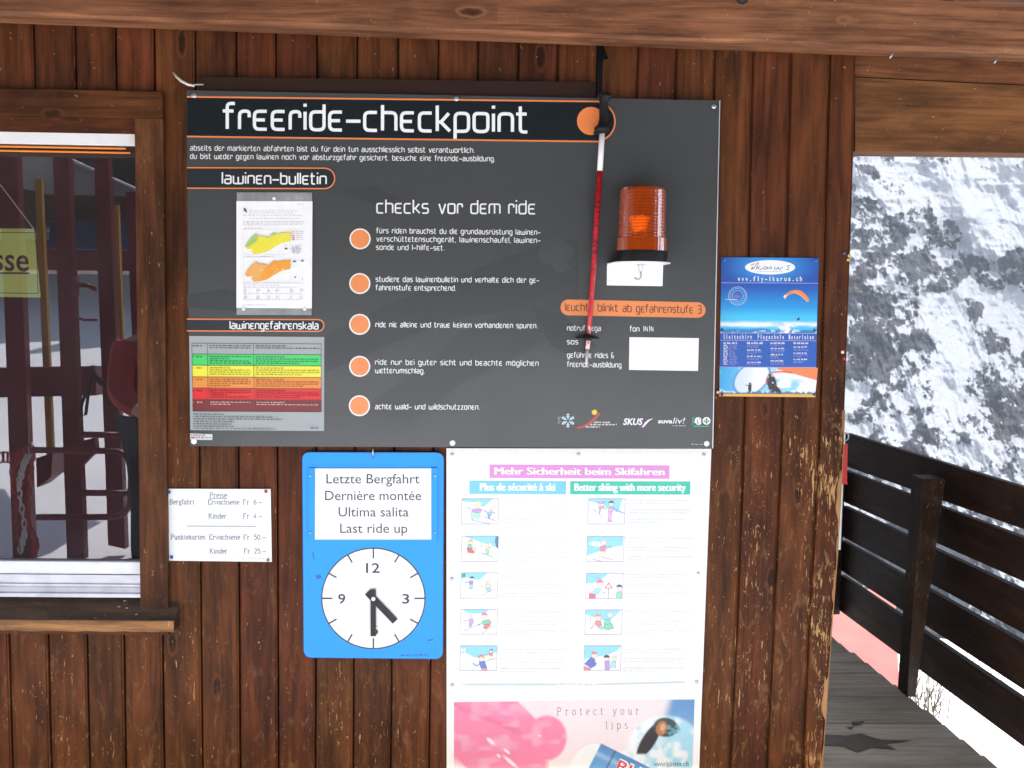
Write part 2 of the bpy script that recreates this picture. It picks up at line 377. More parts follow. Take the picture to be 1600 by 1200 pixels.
# techno lettering: open square letters with round corners (x-height 1)
TG = {
 'a': (.72, [[(.06,1),(.72,1),(.72,0),(0,0),(0,.56),(.72,.56)]]), 'b': (.72, [[(0,1.42),(0,0),(.72,0),(.72,1),(0,1)]]),
 'c': (.66, [[(.66,1),(0,1),(0,0),(.66,0)]]), 'd': (.72, [[(.72,1.42),(.72,0),(0,0),(0,1),(.72,1)]]),
 'e': (.66, [[(.66,1),(0,1),(0,0),(.66,0)], [(0,.52),(.56,.52)]]), 'f': (.5, [[(.55,1.42),(.14,1.42),(.14,0)], [(-.1,1),(.48,1)]]),
 'g': (.72, [[(.72,0),(0,0),(0,1),(.72,1),(.72,-.42),(.06,-.42)]]), 'h': (.72, [[(0,1.42),(0,0)], [(0,1),(.72,1),(.72,0)]]),
 'i': (.0, [[(0,1),(0,0)], [(0,1.28),(0,1.45)]]), 'k': (.66, [[(0,1.42),(0,0)], [(0,.5),(.2,.5),(.62,1)], [(.2,.5),(.68,0)]]),
 'l': (.0, [[(0,1.42),(0,0)]]), 'm': (1.15, [[(0,0),(0,1),(1.15,1),(1.15,0)], [(.575,1),(.575,0)]]),
 'n': (.72, [[(0,0),(0,1),(.72,1),(.72,0)]]), 'o': (.74, [[(.37,1),(.74,1),(.74,0),(0,0),(0,1),(.38,1)]]),
 'p': (.72, [[(0,-.42),(0,1),(.72,1),(.72,0),(0,0)]]), 'r': (.5, [[(0,0),(0,1),(.52,1),(.52,.66)]]),
 's': (.62, [[(.62,1),(0,1),(0,.53),(.62,.53),(.62,0),(0,0)]]), 't': (.5, [[(.12,1.42),(.12,0),(.5,0)], [(-.1,1),(.46,1)]]),
 'u': (.72, [[(0,1),(0,0),(.72,0),(.72,1)]]), 'v': (.7, [[(0,1),(.33,0),(.37,0),(.7,1)]]),
 'w': (1.15, [[(0,1),(0,0),(1.15,0),(1.15,1)], [(.575,.85),(.575,0)]]), 'z': (.66, [[(0,1),(.66,1),(0,0),(.66,0)]]),
 '-': (.62, [[(-.08,.5),(.7,.5)]]), '.': (.05, [[(0,0),(.12,0)]]), ',': (.05, [[(.06,.05),(-.02,-.25)]]),
 '1': (.30, [[(.06,1.25),(.26,1.42),(.26,0)]]), '4': (.7, [[(.1,1.42),(0,.42),(.7,.42)], [(.56,1.2),(.56,0)]]), '3': (.66, [[(0,1.42),(.66,1.42),(.66,0),(0,0)], [(.1,.74),(.66,.74)]]),
 '&': (.8, [[(.8,.5),(.6,.5),(.6,0),(0,0),(0,.72),(.5,.72)], [(.5,1.42),(0,1.42),(0,.72)]]),
}
for k, b in (('ü', 'u'), ('ö', 'o'), ('ä', 'a')): TG[k] = (TG[b][0], TG[b][1] + [[(.14,1.28),(.26,1.28)], [(.48,1.28),(.60,1.28)]])
# book lettering: round letters with small feet (x-height 1, capital 1.45)
def feet(x, y, l=.16): return [(x-l, y), (x+l, y)]
SG = {
 'a': (.7, [[(.05,.85)]+arcpts(.3,.75,.25,.25,160,0,6)+[(.55,.1),(.7,0)], arcpts(.3,.28,.28,.28,90,350,8)]),
 'b': (.8, [[(.08,1.45),(.08,0)], arcpts(.4,.5,.34,.5,150,-150,12), feet(.02,1.45,.1)]), 'c': (.7, [arcpts(.38,.5,.36,.5,40,320,12)]),
 'd': (.82, [[(.7,1.45),(.7,0)], arcpts(.37,.5,.34,.5,30,330,12), [(.7,0),(.82,0)], [(.58,1.45),(.7,1.45)]]), 'e': (.72, [[(.05,.52),(.7,.55)]+arcpts(.38,.5,.34,.5,10,310,12)]),
 'f': (.5, [arcpts(.42,1.2,.22,.25,20,180,5)+[(.2,0)], [(0,1),(.45,1)], feet(.2,0)]), 'g': (.75, [arcpts(.35,.65,.26,.35,0,360,12), [(.5,.95),(.72,1)], [(.3,.3),(.15,.12),(.6,0)]+arcpts(.36,-.18,.3,.2,30,-210,8)]),
 'h': (.85, [[(.14,1.45),(.14,0)], [(.14,.7)]+arcpts(.43,.72,.26,.28,150,0,5)+[(.69,0)], feet(.14,0), feet(.69,0), feet(.08,1.45,.1)]),
 'i': (.35, [[(.18,1),(.18,0)], feet(.18,0), feet(.12,1,.1), [(.18,1.3),(.18,1.45)]]), 'k': (.8, [[(.14,1.45),(.14,0)], [(.14,.42),(.62,1)], [(.32,.6),(.7,0)], feet(.14,0), feet(.7,0,.12), feet(.62,1,.12)]),
 'l': (.35, [[(.18,1.45),(.18,0)], feet(.18,0), feet(.1,1.45,.1)]), 'n': (.85, [[(.14,1),(.14,0)], [(.14,.7)]+arcpts(.43,.72,.26,.28,150,0,5)+[(.69,0)], feet(.14,0), feet(.69,0), feet(.08,1,.1)]),
 'o': (.78, [arcpts(.39,.5,.35,.5,0,360,14)]), 'p': (.82, [[(.12,1),(.12,-.42)], arcpts(.43,.5,.33,.5,150,-150,12), feet(.12,-.42), feet(.06,1,.1)]),
 'r': (.6, [[(.14,1),(.14,0)], [(.14,.65),(.3,.92),(.45,1),(.56,.9)], feet(.14,0), feet(.08,1,.1)]), 's': (.58, [arcpts(.29,.76,.22,.24,40,240,7)+arcpts(.29,.26,.25,.26,70,-140,7)]),
 't': (.5, [[(.2,1.3),(.2,.1),(.3,0),(.46,.08)], [(0,1),(.42,1)]]), 'u': (.85, [[(.14,1),(.14,.25)]+arcpts(.4,.25,.26,.25,200,340,5)+[(.69,1)], [(.69,1),(.69,0),(.82,0)], feet(.08,1,.1)]),
 'w': (1.1, [[(.05,1),(.32,0),(.55,.95),(.8,0),(1.05,1)], feet(.05,1,.12), feet(1.05,1,.12)]), 'y': (.8, [[(.08,1),(.4,.05)], [(.72,1),(.3,-.35),(.1,-.42)], feet(.08,1,.12), feet(.72,1,.12)]),
 'x': (.8, [[(.1,1),(.7,0)], [(.68,1),(.1,0)], feet(.1,0,.12), feet(.7,0,.12)]), 'm': (1.2, [[(.12,1),(.12,0)], [(.12,.7)]+arcpts(.36,.74,.22,.26,150,0,5)+[(.58,0)], [(.58,.7)]+arcpts(.82,.74,.22,.26,150,0,5)+[(1.04,0)]]),
 'P': (.95, [[(.15,1.45),(.15,0)], [(.15,1.45),(.5,1.45)]+arcpts(.5,1.08,.32,.37,90,-90,8)+[(.15,.71)], feet(.15,0), feet(.1,1.45,.1)]),
 'B': (1.0, [[(.15,1.45),(.15,0)], [(.05,1.45),(.5,1.45)]+arcpts(.5,1.11,.28,.34,90,-90,7)+[(.15,.77)], [(.5,.77)]+arcpts(.5,.385,.38,.385,90,-90,7)+[(.05,0)]]),
 'E': (.95, [[(.15,1.45),(.15,0)], [(.02,1.45),(.85,1.45),(.85,1.2)], [(.15,.75),(.6,.75)], [(.02,0),(.88,0),(.88,.28)]]), 'F': (.9, [[(.15,1.45),(.15,0)], [(.02,1.45),(.8,1.45),(.8,1.2)], [(.15,.75),(.6,.75)], feet(.15,0)]),
 'K': (1.05, [[(.15,1.45),(.15,0)], [(.15,.6),(.85,1.45)], [(.4,.9),(.92,0)], feet(.15,0), feet(.15,1.45), feet(.92,0,.12), feet(.85,1.45,.12)]),
 '.': (.3, [[(.1,.06),(.24,.06)]]), '-': (1.0, [[(0,.5),(1.0,.5)]]), '6': (.75, [arcpts(.38,.42,.32,.42,0,360,12), [(.06,.5),(.2,1.1),(.6,1.45)]]),
 '4': (.8, [[(.55,0),(.55,1.45),(.05,.42),(.78,.42)]]), '5': (.75, [[(.65,1.45),(.18,1.45),(.12,.85)]+arcpts(.36,.46,.34,.46,120,-150,8)]), '0': (.78, [arcpts(.39,.72,.34,.72,0,360,14)]),
 '2': (.75, [arcpts(.36,1.1,.3,.35,170,-30,7)+[(.06,0),(.7,0)]]),
}
def stroke_text(P_, font, s, x0, b0, x1, b1, h, wd, col, rnd=.22, gap=.30, justify=True, space=.62, slant=0.0):
    adv = []; tot = 0; nsp = s.count(' ')
    for ch in s: a = space if ch == ' ' else font[ch][0]+gap; adv.append(a); tot += a
    tot -= gap; L = x1-x0; sx = L/tot; extra = 0
    if justify and nsp:
        sx = h*1.18
        if sx*tot > L: sx = L/tot
        else: extra = (L-sx*tot)/nsp
    x = 0; y = P_.nxt()
    for ch, a in zip(s, adv):
        if ch != ' ':
            for si, st in enumerate(font[ch][1]):
                pts = rounded(st, rnd) if (rnd and len(st) > 2) else st
                q = []
                for gx, gy in pts:
                    X = x0+x+gx*sx+slant*gy*h; q.append((X, b0+(b1-b0)*(X-x0)/L-gy*h))
                P_.line(q, wd, col, y=y-si*.00004, tilt=9e-7)
        x += a*sx+(extra if ch == ' ' else 0)
    return P_
_fc = {}
def font_mesh(s, bold=0.0):
    if (s, bold) in _fc: return _fc[(s, bold)]
    cu = bpy.data.curves.new('tmp', 'FONT'); cu.body = s; cu.size = 1; cu.offset = bold; cu.resolution_u = 3
    cu.dimensions = '2D'
    o = bpy.data.objects.new('tmp', cu); sc.collection.objects.link(o)
    dg = bpy.context.evaluated_depsgraph_get(); dg.update(); me = bpy.data.meshes.new_from_object(o.evaluated_get(dg))
    v = np.array([q.co[:2] for q in me.vertices]); f = [tuple(p.vertices) for p in me.polygons]
    bpy.data.objects.remove(o); bpy.data.curves.remove(cu); bpy.data.meshes.remove(me)
    _fc[(s, bold)] = (v, f); return v, f
CAPH = None
def sans(P_, s, x0, b0, x1, b1, cap, col, bold=0.0, slant=0.0, rot=None):
    global CAPH
    if CAPH is None: CAPH = font_mesh('H')[0][:, 1].max()
    v, f = font_mesh(s, bold); a, b = v[:, 0].min(), v[:, 0].max(); y = P_.nxt(); out = []
    for u, q in v:
        X = x0+(u-a)/(b-a)*(x1-x0)+slant*q/CAPH*cap; B = b0+(b1-b0)*(X-x0)/(x1-x0); Y = B-q/CAPH*cap
        if rot: 
            c, s_ = math.cos(rot), math.sin(rot); dx, dy = X-x0, Y-b0; X, Y = x0+dx*c-dy*s_, b0+dx*s_+dy*c
        out.append(W(X, Y, y))
    P_.mb.add(out, f, col); return P_
WHITE = (.8, .8, .8)
def panel(name, quad, y0, y1, mat, parent=None, corner=0.0):
    """a sheet with thickness whose face lies at y0 (nearer) and back at y1"""
    pts = list(quad)
    if corner:
        out = []; n = len(pts)
        for i in range(n):
            p, a, b = np.array(pts[i], float), np.array(pts[i-1], float), np.array(pts[(i+1) % n], float)
            A = p+(a-p)/np.linalg.norm(a-p)*corner; B = p+(b-p)/np.linalg.norm(b-p)*corner
            for k in range(7): t = k/6; out.append(tuple(A*(1-t)**2+2*p*t*(1-t)+B*t*t))
        pts = out
    fr = [W(px, py, y0) for px, py in pts]; bk = [(p[0], y1, p[2]) for p in fr]; n = len(pts)
    v = fr+bk; f = [tuple(range(n)), tuple(range(2*n-1, n-1, -1))]+[(i, n+i, n+(i+1) % n, (i+1) % n) for i in range(n)]
    return mesh_obj(name, v, f, mat, parent)
def screw(px, py, y, parent, r=.0085, mat='steel', name='screw'):
    c = W(px, py, y); mb = MB(); mb.lathe(c, [(r, 0), (r, .0018), (r*.8, .0032), (r*.42, .0036), (r*.36, .0024), (r*.05, .0022)], 14, 'y')
    return auto_smooth(mb.build(name, M[mat], parent))
# ================================================================ SETTING: ground, mountain, deck, roof
def hash2(ix, iy, s):
    n = (ix.astype(np.int64)*374761393 + iy.astype(np.int64)*668265263 + s*974634777) & 0xffffffff
    n = ((n ^ (n >> 13))*1274126177) & 0xffffffff; n = n ^ (n >> 16); return (n & 0xffffff)/float(0xffffff)
def vnoise(x, y, s=0):
    ix, iy = np.floor(x), np.floor(y); fx, fy = x-ix, y-iy; fx = fx*fx*fx*(fx*(fx*6-15)+10); fy = fy*fy*fy*(fy*(fy*6-15)+10)
    a, b, c, d = hash2(ix, iy, s), hash2(ix+1, iy, s), hash2(ix, iy+1, s), hash2(ix+1, iy+1, s)
    return (a+(b-a)*fx)*(1-fy)+(c+(d-c)*fx)*fy
def fbm(x, y, o=5, s=0, g=.5, ridged=False):
    t = 0; a = 1; n = 0
    for i in range(o):
        v = vnoise(x*2**i+i*17.3, y*2**i-i*9.1, s+i)
        if ridged: v = 1-abs(2*v-1)
        t = t+v*a; n += a; a *= g
    return t/n
def sstep(x, a, b): t = np.clip((x-a)/(b-a), 0, 1); return t*t*(3-2*t)
def snow_mat():
    mt, t, b = newmat('snow'); n = N(t); P = n.n('ShaderNodeNewGeometry').outputs['Position']
    f = n.noise(n.vec(P, .8, .8, .8), 1, 5, .6)
    t.links.new(n.mix(n.ramp(f, .3, .7), (.76, .79, .84), (.86, .87, .89)), b.inputs['Base Color']); b.inputs['Roughness'].default_value = .7; b.inputs['Specular IOR Level'].default_value = .2
    n.bump(n.noise(n.vec(P, 5, 5, 5), 1, 5, .6), .5, .05, b); return mt
M['snow'] = snow_mat()
# snow ground: level round the station, a step down beside the deck, then falling into the valley
ax = np.concatenate([-np.geomspace(300, 12, 26), np.linspace(-11, 12, 93), np.geomspace(12.6, 900, 44)])
ay = np.concatenate([-np.geomspace(300, 12, 26), np.linspace(-11.5, 16, 93), np.geomspace(17, 700, 40)])
X, Y = np.meshgrid(ax, ay)
HY = 22
right = sstep(X, 1.70, 2.15)*(1-sstep(-Y, 4, 9)*.9)
front = sstep(Y, 1.9, 2.6)
low = np.maximum(right, front)
Z = -0.03*np.ones_like(X) + (fbm(X*.7, Y*.7, 4, 3)-.5)*.10 - low*1.45
under = (X > -5.5) & (X < 2.0) & (Y > -0.5) & (Y < 2.1); Z = np.where(under, np.minimum(Z, -.22), Z)
back = sstep(-Y, 5, 20)*(1-sstep(X, 10, 30)); Z = Z + back*np.clip(-Y-5, 0, 60)*.06
added_hill = np.clip(-Y-HY, 0, 400)*.62*sstep(-Y, HY, HY+14)*(1-sstep(X, 40, 90)); Z = Z + added_hill  # unseen steep hill added behind to shape the light on the wall
dist = np.where(Y < -4, 0, np.hypot(np.maximum(X-2, 0), np.maximum(Y-1, 0))*sstep(-Y, 14, 4)); Z = Z - np.clip(dist-5.2, 0, 480)*.72*(sstep(dist, 4.5, 9)) + (fbm(X*.03, Y*.03, 4, 9)-.5)*np.clip(dist-9, 0, 60)*.4
nx, ny = len(ax), len(ay)
gv = np.stack([X.ravel(), Y.ravel(), Z.ravel()], 1)
def gridfaces(nx, ny):
    j, i = np.meshgrid(np.arange(ny-1), np.arange(nx-1), indexing='ij'); a = (j*nx+i).ravel(); return np.stack([a, a+1, a+nx+1, a+nx], 1)
def big_mesh(name, v, f, mat, attrs=None):
    me = bpy.data.meshes.new(name); me.vertices.add(len(v)); me.vertices.foreach_set('co', v.astype(np.float32).ravel())
    me.loops.add(f.size); me.loops.foreach_set('vertex_index', f.astype(np.int32).ravel()); me.polygons.add(len(f))
    me.polygons.foreach_set('loop_start', np.arange(0, f.size, 4, dtype=np.int32)); me.polygons.foreach_set('loop_total', np.full(len(f), 4, dtype=np.int32))
    me.update(calc_edges=True); me.validate()
    for k, a in (attrs or {}).items():
        at = me.attributes.new(k, 'FLOAT', 'POINT'); at.data.foreach_set('value', a.astype(np.float32))
    me.materials.append(mat); me.polygons.foreach_set('use_smooth', np.ones(len(f), dtype=bool)); return link(bpy.data.objects.new(name, me))
tag(big_mesh('snow_ground', gv, gridfaces(nx, ny), M['snow']), kind='structure')

# the mountain wall across the valley
def pip(px, py, poly):
    ins = np.zeros(px.shape, bool); n = len(poly)
    for i in range(n):
        x0, y0 = poly[i]; x1, y1 = poly[(i+1) % n]
        c = ((y0 > py) != (y1 > py)); xx = (x1-x0)*(py-y0)/((y1-y0) if y1 != y0 else 1e-9)+x0; ins ^= c & (px < xx)
    return ins
def sdist(px, py, poly):
    d = np.full(px.shape, 1e9); n = len(poly)
    for i in range(n):
        a = np.array(poly[i], float); b = np.array(poly[(i+1) % n], float); ab = b-a
        t = np.clip(((px-a[0])*ab[0]+(py-a[1])*ab[1])/(ab@ab), 0, 1); d = np.minimum(d, np.hypot(px-a[0]-t*ab[0], py-a[1]-t*ab[1]))
    return np.where(pip(px, py, poly), d, -d)
us = np.concatenate([np.linspace(-.75, .28, 110), np.linspace(.283, .66, 430), np.linspace(.67, 2.2, 130)])
es = np.concatenate([np.linspace(-.36, .24, 640), np.linspace(.243, .62, 150)])          # rise over run seen from the deck
U, E_ = np.meshgrid(us, es)
prof = 560 + 620*np.clip((E_+.36)/.98, 0, 1)**1.05
PXm = 762+U*F; PYm = 486-E_*F                      # where in the photograph this part of the mountain shows
wx = PXm + (fbm(PXm/60, PYm/60, 3, 21)-.5)*46; wy = PYm + (fbm(PXm/60, PYm/60, 3, 31)-.5)*46
fields = [  # snowfields, couloirs and ledges
 ([(1385,262),(1420,300),(1478,318),(1520,375),(1545,392),(1600,368),(1700,340),(1700,230),(1380,228)], 1.0),
 ([(1330,255),(1372,262),(1412,300),(1398,322),(1362,290),(1330,292)], .55),
 ([(1447,418),(1441,470),(1456,520),(1468,598),(1506,622),(1536,560),(1530,470),(1500,430),(1470,445)], .85),
 ([(1530,450),(1548,470),(1560,500),(1596,530),(1700,560),(1700,445),(1560,436)], .9),
 ([(1415,325),(1455,350),(1480,395),(1465,410),(1420,392)], .30),
 ([(1322,600),(1345,592),(1360,640),(1375,700),(1325,690)], .45),
 ([(1480,640),(1530,610),(1560,660),(1600,700),(1600,760),(1520,720)], .35),
]
rocks = [
 ([(1332,330),(1395,330),(1420,372),(1400,400),(1340,390)], -.40), ([(1405,395),(1540,392),(1538,425),(1460,455),(1410,420)], -.55),
 ([(1322,480),(1410,440),(1440,500),(1450,560),(1400,590),(1330,570)], -.45), ([(1545,390),(1600,360),(1660,350),(1660,440),(1550,440)], -.38),
 ([(1525,465),(1545,470),(1560,500),(1600,545),(1600,580),(1570,560),(1530,500)], -.5), ([(1430,620),(1520,640),(1600,610),(1700,600),(1700,660),(1600,660),(1500,690),(1440,690)], -.35),
 ([(1330,700),(1450,680),(1500,730),(1400,760)], -.2),
]
bias = np.zeros_like(U) + .02
for poly, k in fields: bias = np.maximum(bias, k*sstep(sdist(wx, wy, poly), -10, 10)) if k > 0 else bias
for poly, k in rocks: bias = bias + k*sstep(sdist(wx, wy, poly), -10, 8)
# beyond what the picture shows the same kind of ground goes on
gen = (fbm(U*5+3, E_*7, 4, 41, .55)-.5)*2.4
outside = np.clip(np.maximum.reduce([sstep(PXm, 1600, 1680), sstep(-PXm, -1330, -1270), sstep(PYm, 760, 800), sstep(-PYm, -262, -235)]), 0, 1)
gen = gen - .5*sstep(PYm, 760, 860)
bias = bias*(1-outside)+gen*outside
mx = U*prof; mz = E_*prof+1.65
r1 = fbm(mx/130, mz/170, 6, 1, .55, True); r2 = fbm(mx/26, mz/55, 5, 5, .6, True); r3 = fbm(mx/7, mz/9, 4, 8, .6)
clf = fbm(mx/48+5, mz/34, 5, 13, .55)
D = (r1-.6)*90+(r2-.6)*26*(1-.6*np.clip(bias, 0, 1))+(r3-.5)*9*(1-.7*np.clip(bias, 0, 1)) + (clf-.5)*20
mprof = prof-D; vm = np.stack([(U*mprof).ravel(), (mprof-3.449).ravel(), (E_*mprof+1.65).ravel()], 1)
slope = np.gradient(D, axis=0); sl_ = (slope-np.median(slope))/(slope.std()+1e-9)
tex = fbm(PXm/9, PYm/8, 5, 55, .62); tex2 = fbm(PXm/30, PYm/26, 4, 65, .6); streak = fbm(PXm/4.0, PYm/22, 4, 75, .6)
snowv = np.where(bias < 0, bias*.75, bias*.95) + .07 + (tex-.5)*.9 + (tex2-.5)*2.1 + (streak-.5)*.5 - np.clip(sl_, -1.5, 1.5)*.16
def mountain_mat():
    mt, t, b = newmat('snowy_rock_face'); n = N(t); P = n.n('ShaderNodeNewGeometry').outputs['Position']
    at = n.n('ShaderNodeAttribute', attribute_name='snow').outputs['Fac']
    f = n.noise(n.vec(P, .42, .42, .26), 1, 6, .75)
    f2 = n.noise(n.vec(P, .16, .16, .05), 1, 5, .7)
    s = n.ramp(n.math('ADD', at, n.math('ADD', n.math('MULTIPLY', n.math('SUBTRACT', f, .5), 1.3), n.math('MULTIPLY', n.math('SUBTRACT', f2, .5), 1.3))), -.02, .12)
    rk = n.math('ADD', n.math('MULTIPLY', n.noise(n.vec(P, .14, .14, .03), 1, 6, .72), .6), n.math('MULTIPLY', n.noise(n.vec(P, .9, .9, .16), 1, 5, .7), .4))
    rock = n.mix(n.ramp(rk, .42, .58), (.040, .047, .060), (.23, .235, .245))
    rock = n.mix(n.ramp(n.noise(n.vec(P, .02, .02, .03), 1, 3, .5), .60, .72, 0, .5), rock, (.14, .105, .085))
    t.links.new(n.mix(s, rock, (.86, .87, .89)), b.inputs['Base Color']); b.inputs['Roughness'].default_value = .85; b.inputs['Specular IOR Level'].default_value = .1
    n.bump(n.noise(n.vec(P, .5, .5, .25), 1, 5, .7), 1.0, 4.0, b); return mt
tag(big_mesh('mountain', vm, gridfaces(len(us), len(es)), mountain_mat(), {'snow': snowv.ravel()}), kind='structure')

# ---- deck
DECK_X = 1.84
DY = -0.40
deck = thing('timber_deck', 'grey weathered timber deck running past the end of the hut wall', 'deck', (0, 0, 0)); del deck['category']; del deck['label']; deck['kind'] = 'structure'
yb = DY; k = 0
while yb < 2.02:
    bw = .142; e = random.uniform(-.006, .006); mb = MB()
    mb.box((-5.2, yb, -.05), (1.905-.075*yb+e, yb+bw-.004, random.uniform(-.0015, .0015)), .003)
    mb.build('deck_plank', M['deck'], deck); yb += bw
mb = MB()
for xx in (-5.1, -3, -1, .6, 1.75): mb.box((xx-.05, DY+.02, -.19), (xx+.05, 2.0, -.052))
mb.build('joist', M['rail'], deck)
# the wet dark marks left on the deck
def stain():
    mt, t, b = newmat('wet_stain'); n = N(t); P = n.n('ShaderNodeNewGeometry').outputs['Position']
    b.inputs['Base Color'].default_value = (.03, .026, .02, 1); b.inputs['Roughness'].default_value = .3
    v = n.vec(P, 2.2, 9, 1); a = n.ramp(n.noise(v, 1, 5, .6, .6), .56, .62, 0, .75)
    t.links.new(a, b.inputs['Alpha']); return mt
wm = plain('wet_wood', (.13, .095, .062), .45, var=.35)
for wp_ in ([(1284, 1147), (1322, 1149), (1345, 1146), (1378, 1156), (1425, 1157), (1385, 1163), (1400, 1171), (1362, 1168), (1340, 1176), (1318, 1166), (1284, 1164)], [(1330, 1128), (1352, 1126), (1346, 1132), (1332, 1133)], [(1322, 1136), (1336, 1135), (1330, 1139)]):
    mb = MB(); q_ = [G(a_, b_, .0026) for a_, b_ in wp_]; mb.add(q_, [tuple(range(len(q_)))]); mb.build('wet_patch', wm, deck)
# red mat field and lower ground
mb = MB(); a = G(1300, 930, -.75); b_ = G(1452, 1108, -.75)
mb.add([(2.1, 2.75, -.75), (2.68, 2.75, -.75), (3.62, 5.1, -.75), (1.5, 5.1, -.75), (2.1, 2.75, -1.6), (2.68, 2.75, -1.6), (3.62, 5.1, -1.6), (1.5, 5.1, -1.6)], [(0,1,2,3),(0,4,5,1),(1,5,6,2),(2,6,7,3),(3,7,4,0)])
o = mb.build('lower_roof', plain('faded_red_roofing', (.34, .135, .12), .7, var=.12, scale=3)); tag(o, 'faded pink-red flat roof seen below the dark deck railing', 'roof')

# ---- the hut: plank wall with a ticket window
hut = thing('plank_hut', 'brown stained timber hut wall of upright planks carrying the notices', 'hut', (0, 0, 0))
TOPX = {0:53,1:118,2:181,3:241,4:305,5:369,6:431,7:495,8:558,9:622,10:685,11:747,12:810,13:872,14:933,15:997,16:1057,17:1117,18:1177,19:1237,20:1297,21:1338}
BOTX = {-1:19,0:79,1:139,2:196,3:256,4:316,5:375,6:435,7:493,8:552,9:611,10:671}
for i in range(11, 18): BOTX[i] = 671+(i-10)*(1143-671)/8.0
BOTX.update({18:1143,19:1201,20:1258,21:1290})
def joint_line(i):
    if i < 0: 
        a = W(TOPX[0], 85)[0]+i*.1365; b = W(BOTX[0], 1155)[0]+i*.1345; return a, W(0, 85)[2], b, W(0, 1155)[2]
    yt = 78 if i < 8 else 92 if i < 17 else 110; ybm = 1155 if i < 18 else 1180
    A, B = W(TOPX[i], yt), W(BOTX[i], ybm); return A[0], A[2], B[0], B[2]
BEND = {18: ((1176.5, 120), (1163, 700), (1152, 1000), (1141, 1200)), 19: ((1236.5, 120), (1222.5, 700), (1209, 1000), (1199, 1200)), 20: ((1296.5, 120), (1281, 700), (1264, 1000), (1255, 1200)), 21: ((1338.5, 90), (1334.5, 260), (1328, 450), (1319, 700), (1310.5, 860), (1299.5, 1000), (1286, 1200))}
BENDW = {k: sorted((W(px, py)[2], W(px, py)[0]) for px, py in v) for k, v in BEND.items()}
def jx(i, z):
    if i in BENDW:
        q = BENDW[i]
        if z <= q[0][0]: return q[0][1]
        if z >= q[-1][0]: return q[-1][1]
        return float(np.interp(z, [a for a, b in q], [b for a, b in q]))
    a, za, b, zb = joint_line(i); return b+(a-b)*(z-zb)/(za-zb)
def plank(i, z0, z1, parent=hut, name='plank'):
    g = .0028; d = random.uniform(-.0015, .0015); v = []
    prof = [(0, .024), (0, .012), (g, .006), (g+.004, d)]
    zs_l = (z0, z1) if i < 17 else tuple(np.linspace(z0, z1, 16))
    for z in zs_l:
        L, R_ = jx(i, z), jx(i+1, z)
        if i == 20: R_ -= 0
        pts = [(L+g*.2, .024), (L+g*.2, .010), (L+g, .0075), (L+g+.0012, .002+d), (L+g+.004, d), (R_-g-.008, d), (R_-g-.0075, .003+d), (R_-g-.0045, .0035+d), (R_-g-.004, d+.001), (R_-g-.001, .002+d), (R_-g, .009), (R_-g, .024)]
        v += [(x, y, z) for x, y in pts]
    n = 12; nl = len(zs_l); f = [(j*n+k, j*n+(k+1) % n, (j+1)*n+(k+1) % n, (j+1)*n+k) for j in range(nl-1) for k in range(n)]+[tuple(range(n-1, -1, -1)), tuple(range((nl-1)*n, nl*n))]
    return mesh_obj(name, v, f, M['wall'], parent)
ZT, ZB = 2.72, .004
zh = W(120, 160)[2]; zs = W(120, 978)[2]
for i in range(-8, 21):
    if i < 3: plank(i, zh, ZT); plank(i, ZB, zs)
    else: plank(i, ZB, ZT)
# wall core behind the planks, with the window opening left clear; the room behind it
WX = jx(3, 1.5)-.012
core = MB(); XE = jx(21, 2.9)-.012
core.box((WX+.02, .0245, .002), (jx(21, 0)-.008, .13, 2.71)); core.box((-3.2, .0245, .002), (WX+.02, .13, zs-.01)); core.box((-3.2, .0245, zh+.01), (WX+.02, .13, 2.71))
core.build('wall_core', M['back'], hut)
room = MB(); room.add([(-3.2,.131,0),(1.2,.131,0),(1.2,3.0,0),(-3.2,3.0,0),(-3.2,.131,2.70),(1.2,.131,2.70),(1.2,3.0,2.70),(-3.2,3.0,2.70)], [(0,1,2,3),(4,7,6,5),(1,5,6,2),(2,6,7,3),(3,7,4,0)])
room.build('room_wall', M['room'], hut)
# raw sliver along the battered corner
mb = MB(); zz = np.linspace(.01, 1.32, 90); rr = fbm(zz*7, zz*0+3, 4, 3); wv = .002+.016*np.clip(rr-.38, 0, 1)*(1.0+.6*(zz < .9))*2
v = []; 
for z, q in zip(zz, wv): xe = jx(21, z)-.0022; v += [(xe-q, -.0012, z), (xe+.0008, -.0010, z), (xe+.0012, .012, z)]
f = []; 
for i in range(len(zz)-1): f += [(3*i, 3*i+1, 3*i+4, 3*i+3), (3*i+1, 3*i+2, 3*i+5, 3*i+4)]
mb.add(v, f).build('worn_corner', M['worn_edge'], hut)
# small nail heads along the top of the planks
nail = None
for i in (-1, 1, 2, 5, 6, 8, 9, 12, 13, 15, 16, 18):
    x = jx(i, 2.45)+.062+random.uniform(-.006, .006); c = (x, -.0005, W(0, 74 if i > 6 else 52)[2]-.012*(i > 12)+random.uniform(-.006, .006))
    if nail is None:
        mb = MB(); mb.lathe((0, 0, 0), [(.0026, 0), (.0024, .0006), (.001, .0009)], 8, 'y'); nail = mb.build('nail', plain('dull_nail', (.16, .15, .14), .6, .3), hut); nail.location = c
    else: q = nail.copy(); link(q, hut); q.location = c

